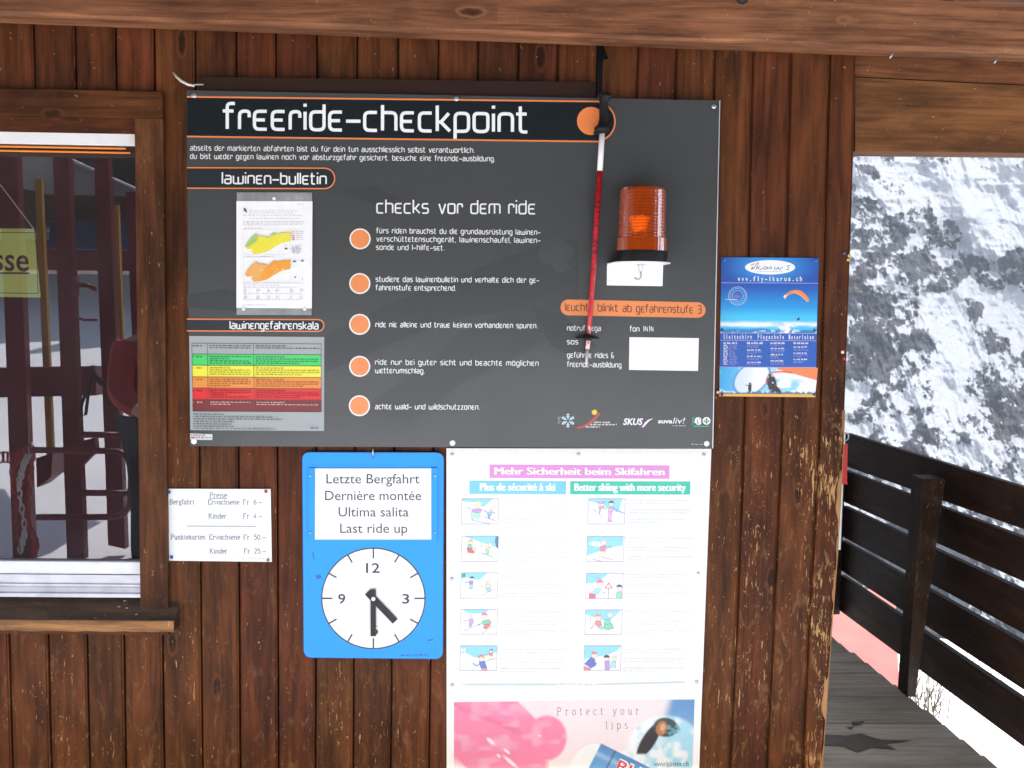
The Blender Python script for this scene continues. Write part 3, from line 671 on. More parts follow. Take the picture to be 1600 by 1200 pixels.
# ---- ticket window (a part of the hut)
x_in_t, x_in_b = W(211, 190, -.02)[0], W(220, 950, -.02)[0]
xo = W(254, 150, -.025)[0]
win = mesh_obj('window', [(-3.1, .1, zh), (WX, .1, zh), (WX, .1, zh+.01), (-3.1, .1, zh+.01), (-3.1, .128, zh), (WX, .128, zh), (WX, .128, zh+.01), (-3.1, .128, zh+.01)], [(0,1,2,3),(4,7,6,5),(0,4,5,1),(1,5,6,2),(2,6,7,3),(3,7,4,0)], M['casing_h'], hut)
zc_t = W(120, 140, -.028)[2]; zc_b = W(120, 182, -.028)[2]; zsill = W(110, 934, 0)[2]
mb = MB(); mb.box((-3.1, -.028, zc_b), (xo, -.001, zc_t), .002); mb.build('head_casing', M['casing_h'], win)
mb = MB(); q0 = [(x_in_t, -.024, zc_b-.0015), (xo, -.024, zc_b-.0015), (W(262.5, 958, -.024)[0], -.024, W(240, 960, -.024)[2]), (x_in_b, -.024, W(240, 960, -.024)[2])]
mb.hexa(q0, [(p[0], -.0015, p[2]) for p in q0]); mb.build('side_casing', M['casing_v'], win)
mb = MB(); mb.hexa([(x_in_t+.002, -.0013, zh+.0), (WX+.02, -.0013, zh), (WX+.02, -.0013, zs), (x_in_b+.002, -.0013, zs)], [(x_in_t+.002, .10, zh), (WX+.02, .10, zh), (WX+.02, .10, zs), (x_in_b+.002, .10, zs)]); mb.build('jamb', M['casing_v'], win)
mb = MB(); mb.box((-3.1, .004, W(0, 206, .01)[2]), (x_in_t+.0015, .09, zc_b+.01)); mb.build('head_lining', M['casing_h'], win)
z1, z2 = W(120, 207, .006)[2], W(120, 226, .006)[2]
mb = MB(); mb.box((-3.1, .006, z2), (x_in_t+.001, .06, z1-.001), .0015); mb.build('top_rail', M['white_frame'], win)
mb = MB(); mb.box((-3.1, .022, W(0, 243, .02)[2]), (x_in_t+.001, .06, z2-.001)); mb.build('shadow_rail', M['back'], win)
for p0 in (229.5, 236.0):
    mb = MB(); z_ = W(120, p0+1.4, .018)[2]; mb.tube([(-3.1, .017, z_), (x_in_t-.045 if p0 < 232 else x_in_t-.03, .017, z_)], .0035, 8); mb.build('orange_strip', plain('orange_strip_finish', (.75, .22, .03), .4, var=.05) if 'ob' not in M else M['ob'], win)  # bright orange strips laid in for the orange streaks at the window head
zg = W(120, 877, .012)[2]; zg2 = W(120, 897, .010)[2]; za = W(120, 932.5, .004)[2]
mb = MB(); mb.box((-3.1, .008, zg2), (x_in_b-.002, .06, zg), .002); mb.build('bottom_rail', M['white_frame'], win)
mb = MB()
zs_ = np.linspace(zg2-.001, za, 6)
prof = [(.014, zs_[0]), (.003, zs_[0]), (.003, zs_[0]-.006), (.009, zs_[0]-.008), (.009, zs_[2]), (.002, zs_[2]-.002), (.002, zs_[2]-.008), (.008, zs_[3]), (.006, zs_[4]), (-.002, zs_[4]-.003), (-.002, zs_[5]), (.02, zs_[5])]
v = [(-3.1, y, z) for y, z in prof]+[(x_in_b-.002, y, z) for y, z in prof]; n = len(prof)
mb.add(v, [(i, i+1, n+i+1, n+i) for i in range(n-1)]+[tuple(range(n, 2*n))]); mb.build('sliding_track', M['alu'], win)
# glass: dark room behind, the station and snow mirrored in front
def glass_mat():
    mt = bpy.data.materials.new('window_glass'); mt.use_nodes = True; t = mt.node_tree; t.nodes.clear(); n = N(t)
    o = n.n('ShaderNodeOutputMaterial'); g = n.n('ShaderNodeBsdfGlossy'); g.inputs['Roughness'].default_value = .004; g.inputs['Color'].default_value = (.92, .90, .94, 1)
    tr = n.n('ShaderNodeBsdfTransparent'); tr.inputs[0].default_value = (.94, .95, .94, 1)
    fr = n.n('ShaderNodeFresnel'); fr.inputs['IOR'].default_value = 1.5; fac = n.math('ADD', n.math('MULTIPLY', fr.outputs[0], 2.1), .12, clamp=True)
    P = n.n('ShaderNodeNewGeometry').outputs['Position']; bp = n.n('ShaderNodeBump'); n.set(bp, 'Height', n.noise(n.vec(P, 1.2, 1, 1.0), 1, 1, .4)); bp.inputs['Strength'].default_value = .02; bp.inputs['Distance'].default_value = .02
    t.links.new(bp.outputs[0], g.inputs['Normal'])
    mx_ = n.n('ShaderNodeMixShader'); n.set(mx_, 0, fac); t.links.new(tr.outputs[0], mx_.inputs[1]); t.links.new(g.outputs[0], mx_.inputs[2]); 
    df = n.n('ShaderNodeBsdfDiffuse'); df.inputs[0].default_value = (.55, .56, .57, 1); m2 = n.n('ShaderNodeMixShader')
    n.set(m2, 0, n.ramp(n.noise(n.vec(P, 2.5, 2.5, 4), 1, 5, .6), .3, .7, .008, .030)); t.links.new(mx_.outputs[0], m2.inputs[1]); t.links.new(df.outputs[0], m2.inputs[2]); t.links.new(m2.outputs[0], o.inputs[0]); return mt
M['glass'] = glass_mat()
mb = MB(); mb.add([(-3.1, GLASS_Y, zg-.004), (WX+.01, GLASS_Y, zg-.004), (WX+.01, GLASS_Y, W(0, 240, GLASS_Y)[2]), (-3.1, GLASS_Y, W(0, 240, GLASS_Y)[2])], [(0,1,2,3)]); mb.build('pane', M['glass'], win)
# counter board under the window
fy = -.062; zft = W(110, 968.5, fy)[2]; fz = W(110, 985.5, fy)[2]; xr = W(272, 978, fy)[0]
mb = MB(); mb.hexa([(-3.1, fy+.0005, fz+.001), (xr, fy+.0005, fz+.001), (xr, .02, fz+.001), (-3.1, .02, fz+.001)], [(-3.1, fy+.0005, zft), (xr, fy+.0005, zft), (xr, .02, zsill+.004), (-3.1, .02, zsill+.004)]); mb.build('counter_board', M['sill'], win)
mb = MB(); v0 = []; nxs = 60
for i in range(nxs+1):
    x = -3.1+(xr-.001+3.1)*i/nxs; j = random.uniform(-.0025, .001); v0 += [(x, fy-.0025+random.uniform(0, .0015), zft-.001), (x, fy-.0030, (zft+fz)/2), (x, fy-.001, fz-.001+j)]
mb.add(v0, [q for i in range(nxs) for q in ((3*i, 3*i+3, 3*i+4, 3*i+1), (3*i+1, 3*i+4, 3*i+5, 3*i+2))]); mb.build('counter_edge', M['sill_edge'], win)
mb = MB(); mb.box((-3.1, fy+.03, W(110, 991, fy+.03)[2]), (xr-.03, -.002, fz-.0005)); mb.build('counter_bearer', M['casing_h'], win)
for px, py in ((195, 939), (186, 948), (213, 960), (198, 950)):
    yy = -(py-933)/36*.062; c = W(px, py, yy-.004); mb = MB(); mb.lathe(c, [(.004+random.uniform(0, .002), 0), (.003, .0008)], 8, 'z'); o = mb.build('paint_spot', M['white_ink'], win)

# ---- passage header planks
yh = .03; hd = thing('passage_header', 'brown horizontal header planks over the open passage right of the hut', 'header beam', tuple(W(1345, 180, yh)))
def hslab(name, a, b, c, d, y0, y1, mat):
    fr = [W(*a, y0), W(*b, y0), W(*c, y0), W(*d, y0)]; mb = MB(); mb.hexa(fr, [(p[0], y1, p[2]) for p in fr]); return mb.build(name, mat, hd)
hslab('plank', (1336, 20), (2300, 72), (2300, 166), (1336, 119.5), yh, yh+.10, M['header'])
hslab('plank', (1336, 121), (2300, 168), (2300, 246), (1336, 236), yh-.004, yh+.11, M['header'])
# ---- big beam in front
yb1, yb2 = -.27, -.17
bm_ = thing('roof_beam', 'long weathered light brown roof beam across the top of the picture', 'beam', tuple(W(800, 30, yb1)))
def beam_pt(px, lo, y): return W(px, lo, y)
A = W(-500, 4, yb1); B = W(2300, 111, yb1); At = W(-500, -70, yb1); Bt = W(2300, 30, yb1)
mb = MB(); nseg = 1
def lerp(a, b, t): return np.array(a)*(1-t)+np.array(b)*t
rows = []
for t in np.linspace(0, 1, 60):
    lo, hi = lerp(A, B, t), lerp(At, Bt, t); ww = (vnoise(np.array([t*40.0]), np.array([1.0]))[0]-.5)*.004
    rows.append([tuple(hi), (lo[0], lo[1], lo[2]+.012+ww), (lo[0], lo[1]+.006, lo[2]+.003+ww*.6), (lo[0], lo[1]+.014, lo[2]), (lo[0], yb2, lo[2]+.002), (hi[0], yb2, hi[2])])
v = [p for r in rows for p in r]; f = [(i*6+k, i*6+(k+1) % 6, (i+1)*6+(k+1) % 6, (i+1)*6+k) for i in range(59) for k in range(6)]
mb.add(v, f); mb.build('timber', M['beam'], bm_)
for px, py in ((1392, 78), (1555, 86)):
    c = W(px, py, yb1+.05); mb = MB(); c2 = W(px+3, py+4, yb1+.05); c3 = W(px-2, py+13, yb1+.045)
    mb.tube([(c[0], c[1], c[2]+.02), tuple(c), tuple(c2), tuple(W(px+1, py+9, yb1+.04)), tuple(c3)], .003, 8); mb.build('hook', M['steel'], bm_, True)
mb = MB(); c = W(1159, -2, yb1-.01); mb.lathe(c, [(.0, -.004), (.016, 0), (.019, .006), (.012, .014), (.002, .017)], 14, 'y'); mb.build('bolt', M['black_plastic'], bm_, True)
# ---- porch roof overhead
RZ, RY, RXE = 2.88, -1.52, 2.5
rf = thing('porch_roof', 'boarded porch roof over the deck', 'roof', (0, 0, RZ))
mb = MB(); mb.box((-8, RY, RZ+.04), (RXE, .8, RZ+.12)); mb.box((-8, RY-.06, RZ), (RXE+.06, RY, RZ+.2)); mb.box((RXE, RY, RZ), (RXE+.06, .8, RZ+.2)); mb.build('roof_deck', M['header'], rf)
raf = None
for i in range(11):
    x = -7.6+i*.93
    if raf is None: mb = MB(); mb.box((-.05, RY+.05, RZ-.10), (.05, .78, RZ+.038)); raf = mb.build('rafter', M['header'], rf); raf.location.x = x
    else: q = raf.copy(); link(q, rf); q.location.x = x
mb = MB()
mb.box((-3.2, .0, 2.7205), (1.22, .13, RZ-.102)); mb.build('wall_plate', M['back'], hut)
# ---- railing
HAZE = .00050
RX = 1.965
rl = thing('deck_railing', 'dark brown deck railing of five wide horizontal boards with narrow gaps', 'railing', (RX, .8, 0))
yL0, yR0 = 1.93, -1.9
edges = [((1323, 677), (1600, 762)), ((1323, 729), (1600, 827)), ((1323, 736), (1600, 841)), ((1323, 786), (1600, 909)), ((1323, 793), (1600, 924)), ((1323, 842), (1600, 990)), ((1323, 849), (1600, 1006)), ((1323, 897), (1600, 1078)), ((1323, 905), (1600, 1095)), ((1323, 962), (1600, 1167))]
for k in range(0, 10, 2):
    zl0, zr0 = XP(*edges[k][0], RX), XP(*edges[k][1], RX); zl1, zr1 = XP(*edges[k+1][0], RX), XP(*edges[k+1][1], RX)
    def zat(a, b, y): return a[2]+(b[2]-a[2])*(y-a[1])/(b[1]-a[1])
    mb = MB(); q = [(RX, yL0, zat(zl0, zr0, yL0)), (RX, yR0, zat(zl0, zr0, yR0)), (RX, yR0, zat(zl1, zr1, yR0)), (RX, yL0, zat(zl1, zr1, yL0))]
    mb.hexa(q, [(p[0]+.028, p[1], p[2]) for p in q]); mb.build('rail_board', M['rail'], rl)
    print('rail', [round(float(p[2]), 3) for p in q])
def post(y, name='rail_post'):
    mb = MB(); top = 1.0
    mb.hexa([(RX-.135, y-.05, .003), (RX-.002, y-.05, .003), (RX-.002, y+.06, .003), (RX-.135, y+.06, .003)], [(RX-.120, y-.05, top), (RX-.002, y-.05, top), (RX-.002, y+.06, top+.006), (RX-.120, y+.06, top+.006)])
    return mb.build(name, M['post'], rl)
hb = MB(); hb.box((-2500, -420, -420), (3200, 3000, 2200)); hz = hb.build('haze', None)
hm = bpy.data.materials.new('mountain_air'); hm.use_nodes = True; hm.node_tree.nodes.clear(); ho = hm.node_tree.nodes.new('ShaderNodeOutputMaterial'); hv_ = hm.node_tree.nodes.new('ShaderNodeVolumePrincipled')
hv_.inputs['Color'].default_value = (.80, .88, 1, 1); hv_.inputs['Density'].default_value = HAZE; hv_.inputs['Anisotropy'].default_value = .3; hm.node_tree.links.new(hv_.outputs[0], ho.inputs['Volume']); hz.data.materials.append(hm); tag(hz, kind='stuff')
pb = G(1413, 1090, 0); pb2 = G(1449, 1092, 0); pt = W(1437, 748, pb[1]); pt2 = W(1476, 747, pb[1])
print('post', pb, pb2, pt, pt2)
mb = MB(); dyp = .10
mb.hexa([(pb[0]+.012, pb[1], .003), (RX-.09, pb[1], .003), (RX-.09, pb[1]+dyp, .003), (pb[0]+.012, pb[1]+dyp, .003)], [(pt[0]+.01, pb[1], pt[2]), (RX-.002, pb[1], pt[2]), (RX-.002, pb[1]+dyp, pt[2]+.002), (pt[0]+.01, pb[1]+dyp, pt[2]+.002)])
mb.build('rail_post', M['post'], rl)
mb = MB(); mb.box((RX-.075, 1.90, .003), (RX-.002, 1.99, .80), .003); mb.build('rail_post', M['rail'], rl)
mb = MB(); mb.box((RX-.13, -1.80, .003), (RX-.002, -1.69, .95), .003); mb.build('rail_post', M['post'], rl)
# wire and brushwood on the snow below
wf = thing('wire_fence', 'small wire fence with bare twigs on the snow below the railing', 'fence', tuple(G(1475, 1100, -1.45)))
base = G(1475, 1108, -1.45); mb = MB()
for i in range(9):
    x = base[0]-.35+i*.13; mb.tube([(x, base[1]+.05*i, -1.5), (x+random.uniform(-.03, .03), base[1]+.05*i, -1.02+random.uniform(-.06, .04))], .006, 5)
for z in (-1.15, -1.35): mb.tube([(base[0]-.4, base[1]-.02, z), (base[0]+.8, base[1]+.42, z)], .005, 5)
mb.build('wire_mesh', M['steel'], wf)
mb = MB(); r = random.Random(5)
for i in range(60):
    x, y = base[0]-.5+r.uniform(0, .5), base[1]+r.uniform(-.1, .3); p = [(x, y, -1.5)]
    for k in range(3): p.append((p[-1][0]+r.uniform(-.05, .05), p[-1][1]+r.uniform(-.05, .05), p[-1][2]+r.uniform(.05, .15)))
    mb.tube(p, [.005, .004, .003, .002], 4)
mb.build('twigs', plain('twig_bark', (.07, .06, .03), .8), wf)['kind'] = 'stuff'
# ================================================================ THINGS ON THE WALL
OR = (.80, .235, .072); BLK = (.0085, .0125, .015)
# ---- brown batten behind the top of the big board
bt = thing('cable_cover_batten', 'dark brown horizontal batten along the top edge of the grey notice board', 'batten', tuple(W(620, 135, -.02)))
q = [(310, 120), (931, 128.5), (930, 160), (310, 155)]; fr = [W(*p, -.034) for p in q]
mb = MB(); mb.hexa(fr, [(p[0], -.003, p[2]) for p in fr]); o = mb.build('cover_strip', plain('brown_painted_batten', (.024, .0105, .007), .6, spec=.15, var=.15), bt)
# ---- the large grey board
BY = -.044
bd = thing('checkpoint_board', 'large dark grey notice board headed freeride-checkpoint with orange dots and white lettering', 'notice board', tuple(W(705, 420, BY)))
panel('backing_panel', [(291, 141), (1125, 157), (1113.5, 700.5), (297, 697)], BY+.0005, BY+.006, M['board'], bd)
# printed picture: faint mountain shapes
P_ = Print(BY)
for poly, c in (([(297, 690), (297, 640), (330, 600), (420, 560), (520, 520), (600, 480), (690, 440), (850, 380), (905, 372), (905, 470), (700, 500), (560, 560), (420, 620)], (.048, .051, .051)),
                ([(560, 640), (640, 590), (720, 520), (900, 440), (880, 520), (720, 600), (640, 660)], (.0515, .054, .053)),
                ([(832, 480), (880, 492), (930, 540), (900, 560), (860, 540)], (.043, .046, .046)),
                ([(840, 395), (850, 376), (870, 372), (890, 380), (898, 396), (885, 408), (893, 420), (870, 428), (862, 412), (845, 410)], (.060, .063, .062)),
                ([(292, 460), (350, 452), (420, 470), (380, 488), (292, 480)], (.046, .049, .049)),
                ([(530, 300), (580, 290), (625, 310), (590, 322)], (.049, .052, .052))): P_.poly(poly, c)
P_.build('background_picture', bd)
P_ = Print(BY-.0005)
P_.poly([(292, 151)]+[(935, 157.5)]+arcpts(930, 190, 31, 31, -82, 82, 14)+[(935, 222), (292, 213.5)], BLK)
P_.line([(292, 151.3), (935, 158.6)]+arcpts(930, 190, 31, 31, -80, 80, 16)+[(935, 221.2), (292, 213.3)], 2.5, OR)
P_.ell(923.5, 189, 22, 22, OR, 40)
P_.build('title_band', bd)
P_ = Print(BY-.0012); stroke_text(P_, TG, 'freeride-checkpoint', 351, 201.3, 824, 206.2, 28, 5.1, (.82, .84, .82), rnd=.26, gap=.30, justify=False); P_.build('title_lettering', bd)
for (xl, yt, yb_, xr_, r, mid) in ((292, 262, 294, 523, 16, 278), (292, 498.6, 517, 506, 9.2, 507.8)):
    P_ = Print(BY-.0006); cx = xr_-r; pts = [(xl, yt)]+arcpts(cx, (yt+yb_)/2+.7, r, (yb_-yt)/2, -90, 90, 14)+[(xl, yb_)]
    P_.poly(pts, (.020, .026, .029)); P_.line(pts, 1.9, OR); P_.build('heading_band', bd)
P_ = Print(BY-.0010); stroke_text(P_, TG, 'lawinen-bulletin', 347.5, 286.6, 509.5, 287.6, 12.2, 2.4, WHITE, gap=.30, justify=False); P_.build('heading_lettering', bd)
P_ = Print(BY-.0010); stroke_text(P_, TG, 'lawinengefahrenskala', 359.5, 513.6, 497, 514.3, 8.2, 1.75, WHITE, gap=.32, justify=False); P_.build('heading_lettering', bd)
for wd_, xa, xb in (('checks', 589, 669), ('vor', 686, 722), ('dem', 736, 781), ('ride', 795, 836)):
    P_ = Print(BY-.0010); stroke_text(P_, TG, wd_, xa, 332.6+(xa-589)*.0057, xb, 332.6+(xb-589)*.0057, 14.6, 2.4, WHITE, gap=.30, justify=False); P_.build('heading_lettering', bd)
TC = (.74, .75, .73); last = None
for s, x0, b0, x1, b1 in (
    ('abseits der markierten abfahrten bist du für dein tun ausschliesslich selbst verantwortlich.', 297.5, 234.8, 741, 238.6),
    ('du bist weder gegen lawinen noch vor absturzgefahr gesichert. besuche eine freeride-ausbildung.', 297.5, 247.8, 773, 251.8),
    ('fürs riden brauchst du die grundausrüstung lawinen-', 588.5, 364, 844, 366.6), ('verschüttetensuchgerät, lawinenschaufel, lawinen-', 588.5, 377, 844, 379.3), ('sonde und l-hilfe-set.', 588, 390, 694, 391),
    ('studiere das lawinenbulletin und verhalte dich der ge-', 587.5, 440, 842, 441.5), ('fahrenstufe entsprechend.', 587.5, 453.2, 712, 454),
    ('ride nie alleine und traue keinen vorhandenen spuren.', 587, 510.8, 839.5, 512.6),
    ('ride nur bei guter sicht und beachte möglichen', 586.5, 569.5, 841, 571.3), ('wetterumschlag.', 586.5, 582.6, 663, 583.2), ('achte wald- und wildschutzzonen.', 586.5, 639, 749, 639.8),
    ('notruf rega', 886.5, 516.2, 938.5, 516.8), ('fon 1414', 984.5, 517.6, 1021, 518), ('sos', 886.5, 537.6, 903, 537.8), ('geführte rides &', 886.5, 558.4, 959.5, 559.2), ('freeride-ausbildung', 886.5, 572.8, 970.5, 574)):
    if last is None or abs(x0-last[0]) > 3 or not (0 < b0-last[1] < 16):
        if last is not None: P_.build('body_lettering', bd)
        P_ = Print(BY-.0007)
    last = (x0, b0)
    stroke_text(P_, TG, s, x0, b0, x1, b1, 5.7, 1.22, TC, rnd=.25, gap=.36, justify=(' ' in s and x1-x0 > 100), space=.8)
P_.build('body_lettering', bd)
for cx, cy in ((562.6, 373.2), (562.2, 443), (562, 506.8), (562, 572.4), (561.6, 634)):
    P_ = Print(BY-.0006); P_.ell(cx, cy, 16.6, 16.4, (.80, .78, .74), 36); P_.ell(cx, cy, 14.3, 14.1, (.80, .265, .085), 36); P_.build('orange_dot', bd)
P_ = Print(BY-.0006)
a = arcpts(888, 480.3, 12.2, 12.4, 90, 270, 12); b = arcpts(1090, 484.4, 12.4, 12.2, -90, 90, 12)
P_.poly([(x, y) for x, y in a]+b, (.77, .25, .08)); P_.build('orange_label', bd)
P_ = Print(BY-.0010); stroke_text(P_, TG, 'leuchte blinkt ab gefahrenstufe 3', 883.5, 485.2, 1095.5, 489.6, 8.4, 1.3, (.10, .03, .015), gap=.32, space=.8); P_.build('label_lettering', bd)
panel('blank_plate', [(983.5, 526.8), (1092, 528.3), (1090.6, 579.6), (982.8, 578)], BY-.0012, BY, M['white_ink'], bd)
# logos along the bottom (zoom 6.154 from 860,630)
P_ = Print(BY-.0008)
def z6(x, y): return (860+x/6.154, 630+y/6.154)
cx, cy = z6(169, 167)
for k in range(6):
    a = math.radians(90+60*k); ux, uy = math.cos(a), -math.sin(a); P_.line([(cx+ux*2.2, cy+uy*2.2), (cx+ux*11, cy+uy*11)], 1.5, (.55, .75, .80))
    for e in (5.0, 8.0):
        for sgn in (-1, 1):
            b = a+sgn*math.radians(55); P_.line([(cx+ux*e, cy+uy*e), (cx+ux*e+math.cos(b)*3, cy+uy*e-math.sin(b)*3)], 1.1, (.55, .75, .80))
for k in range(4): P_.words(*z6(72, 142+k*18), *z6(100, 142+k*18), 1.4, (.35, .36, .36), seed=k)
P_.build('logo', bd); P_ = Print(BY-.0008)
P_.poly([z6(*p) for p in ((247, 232), (300, 220), (360, 190), (420, 140), (470, 88), (484, 98), (440, 150), (380, 205), (310, 238), (262, 243))], (.50, .075, .06))
P_.ell(*z6(424, 87), 4, 4, (.75, .56, .06), 18); P_.ring(*z6(424, 87), 4.2, 4.2, .6, (.4, .3, .03), 20)
for k, (a, b) in enumerate(((418, 582), (382, 642), (338, 480))): P_.words(*z6(a, 190+k*22), *z6(b, 190+k*22), 1.9, (.66, .66, .64), seed=20+k)
P_.build('logo', bd); P_ = Print(BY-.0008)
sans(P_, 'SKUS', *z6(698, 207), *z6(880, 207), 9.6, (.82, .82, .82), bold=.03, slant=.22)
P_.poly([z6(*p) for p in ((850, 226), (880, 205), (915, 175), (945, 150), (920, 160), (895, 185), (885, 215), (870, 236))], (.30, .05, .30))
P_.poly([z6(*p) for p in ((880, 228), (905, 190), (940, 160), (993, 143), (950, 172), (915, 210), (890, 236))], (.8, .8, .8))
P_.build('logo', bd); P_ = Print(BY-.0008)
sans(P_, 'suva', *z6(1036, 192), *z6(1172, 192), 6.4, (.82, .82, .82), bold=.03)
sans(P_, 'liv!', *z6(1176, 196), *z6(1282, 196), 9.2, (.8, .8, .8), slant=.28)
P_.words(*z6(1176, 222), *z6(1302, 222), 1.5, (.45, .45, .45), seed=31)
P_.build('logo', bd); P_ = Print(BY-.0008)
P_.poly([z6(*p) for p in ((1366, 136), (1386, 136), (1376, 150), (1372, 212), (1366, 212))], (.02, .42, .20)); P_.rect(*z6(1378, 216), *z6(1525, 226), (.02, .42, .22))
P_.poly([z6(*p) for p in ((1384, 172), (1398, 140), (1420, 134), (1446, 142), (1452, 168), (1440, 178), (1456, 184), (1440, 208), (1406, 206), (1400, 192), (1384, 190))], WHITE); P_.line([z6(1412, 150), z6(1412, 190), z6(1432, 190)], 1.1, (.05, .05, .05)); P_.line([z6(1430, 146), z6(1440, 160)], 1, (.05, .05, .05))
P_.ell(*z6(1501, 170), 6.2, 6.0, WHITE, 24); P_.line([z6(1501, 140), z6(1501, 200)], 1.2, (.06, .06, .06)); P_.line([z6(1468, 172), z6(1536, 172)], 1.0, (.06, .06, .06)); P_.ring(*z6(1501, 170), 3, 3, .8, (.06, .06, .06), 16)
P_.build('logo', bd); P_ = Print(BY-.0008)
P_.words(*z6(1356, 399), *z6(1472, 399), 1.2, (.5, .5, .5), seed=41)
P_.build('imprint', bd)
P_ = Print(BY-.0009); P_.poly([(297, 677.2), (332, 678.4), (331.6, 687.6), (297.3, 686.8)], (.62, .66, .60)); P_.words(298, 680.6, 322, 681, 1.8, (.06, .06, .10), seed=51)
P_.words(298, 684.6, 319, 685, 2.2, (.45, .03, .12), seed=52); P_.words(320, 684.8, 331, 685, 2.0, (.05, .35, .18), seed=53); P_.build('sticker', bd)
for px, py in ((303, 149), (713, 154), (1115.5, 166)): screw(px, py, BY-.0006, bd, .0085)
for px, py in ((303.2, 689.5), (707, 692), (1104, 693)): screw(px, py, BY-.0006, bd, .0098, 'white_plastic')
panel('edge_trim', [(1124, 157), (1125.4, 157), (1114.2, 700.5), (1113, 700.5)], BY+.0003, BY+.007, M['alu'], bd)
# danger scale chart printed on its own sheet
ch = panel('danger_scale_chart', [(295.6, 525), (506.6, 526.6), (506.4, 673.4), (297.6, 672)], BY-.0012, BY, plain('chart_sheet', (.34, .37, .37), .5, var=.04, scale=4), bd)
P_ = Print(BY-.0014)
L_ = lambda x, y: (300+(x/100)*(202-(0))*1.0+(1.2*y/150), 0)
rows = [(536.2, 553.3, None, (.05,.06,.06)), (553.3, 570.8, (.06, .62, .14), (.02,.16,.05)), (570.8, 588.8, (.85, .78, .05), (.35,.28,.03)), (588.8, 606.4, (.80, .28, .045), (.30,.09,.02)), (606.4, 624.4, (.72, .022, .022), (.26,.006,.006)), (624.4, 642.5, (.19, .018, .020), (.62,.4,.36))]
def chx(x, y): return x+(y-536)*.013
for i, (a, b, c, tc) in enumerate(rows):
    if c: P_.poly([(chx(299.8, a), a), (chx(502.2, a)-1, a+1.2), (chx(502.2, b)-1.2, b+1.2), (chx(299.8, b), b)], c)
for i, (a, b, c, tc) in enumerate(rows):
    P_.line([(chx(299.8, a), a), (502, a+1.2)], .8, (.06, .05, .05))
    nl = 4 if i else 2
    if i: P_.words(301.5, a+5.2, 303, a+5.2, 2, tc, seed=i); P_.words(chx(306.5, a), a+5.2, chx(316, a), a+5.3, 2.0, tc, seed=60+i)
    else: P_.words(301.5, a+5.2, 318, a+5.2, 1.8, tc, seed=3)
    for k in range(nl if i < 5 else 2):
        P_.words(chx(327.5, a), a+4.6+k*3.4, 392, a+5+k*3.4, 1.5, tc, fill=(1, 1, .45, .95)[(k+i) % 4], seed=100+i*9+k)
        P_.words(chx(399.5, a), a+4.9+k*3.4, 499, a+5.7+k*3.4, 1.5, tc, fill=(.45, 1, 1, .7)[(k) % 4], seed=150+i*9+k)
P_.line([(chx(299.8, 642.5), 642.5), (502, 643.7)], .8, (.06, .05, .05))
for xx, f in ((299.8, 0), (324, 0), (396, 0), (501.6, 0)): P_.line([(chx(xx, 536.2), 536.2), (chx(xx, 642.5)-(.8 if xx > 500 else 0), 642.9)], .7, (.10, .09, .09))
for k, f in enumerate((.24, .62, .70, .32, .30, .33, .65)): P_.words(301.5, 647.8+k*3.75, 301.5+200*f, 648.2+k*3.75+f, 1.5, (.09, .10, .10), seed=200+k)
P_.words(485, 669.8, 498.5, 670, 2, (.05, .05, .05), seed=220)
P_.build('chart_print', ch)
# ---- avalanche bulletin sheet pinned to the board
SY = BY-.004
bl = thing('bulletin_sheet', 'white printed bulletin sheet with yellow and orange maps in a clear sleeve on the board', 'paper sheet', tuple(W(428, 396, SY)))
panel('sleeve', [(370, 300.5), (487.6, 300.8), (487, 492.4), (369.6, 492)], SY+.0004, SY+.0016, plain('clear_sleeve', (.25, .255, .255), .22, var=.25, scale=14), bl)
panel('paper', [(369.4, 314.2), (488.2, 314.6), (487.2, 482), (369.4, 481)], SY-.0004, SY+.0003, M['white_ink'], bl)
def z5(x, y): return (360+x/5.714, 290+y/5.714)
P_ = Print(SY-.0005); GR = (.60, .60, .64)
for k, (x0, y, x1, f) in enumerate(((170, 228, 600, 1), (170, 246, 600, .93), (112, 268, 660, 1), (170, 296, 625, 1), (115, 325, 660, 1), (115, 338, 660, 1), (115, 352, 660, .95), (120, 388, 290, 1), (118, 637, 400, 1), (115, 893, 440, 1), (115, 912, 650, .9), (115, 968, 650, 1), (600, 170, 655, 1), (115, 1070, 320, 1), (115, 1022, 650, .9))):
    P_.words(*z5(x0, y), *z5(x1, y), 1.2, GR, fill=f, seed=300+k)
for k in range(6):
    for j, xx in enumerate((118, 232, 330, 405, 530, 620)): P_.words(*z5(xx, 928+k*12+(26 if k > 2 else 0)), *z5(xx+34, 928+k*12+(26 if k > 2 else 0)), 1, (.5, .5, .56), seed=340+k*7+j, fill=.4+.6*((k*j) % 2))
P_.poly([z5(*p) for p in ((116, 205), (130, 200), (142, 212), (140, 224), (152, 234), (146, 242), (128, 232), (118, 218))], (.10, .12, .14))
yel = (.83, .74, .06); m1 = ((130, 548), (150, 508), (190, 462), (235, 425), (245, 455), (300, 452), (340, 470), (372, 430), (400, 418), (412, 435), (470, 420), (536, 418), (540, 470), (530, 500), (460, 512), (400, 545), (330, 590), (260, 608), (208, 612), (190, 585), (195, 560), (150, 570))
P_.poly([z5(*p) for p in m1], yel); P_.poly([z5(*p) for p in ((130, 548), (150, 508), (190, 462), (235, 425), (245, 470), (230, 500), (190, 530), (160, 545))], (.38, .58, .16)); P_.poly([z5(*p) for p in ((350, 455), (372, 430), (400, 418), (410, 432), (380, 450))], (.38, .58, .2))
P_.poly([z5(x, y+247) for x, y in m1], (.86, .36, .045)); P_.poly([z5(*p) for p in ((130, 795), (150, 755), (190, 709), (235, 672), (245, 702), (330, 712), (280, 790), (260, 853), (208, 859), (190, 832), (195, 807), (150, 817))], (.84, .42, .12))
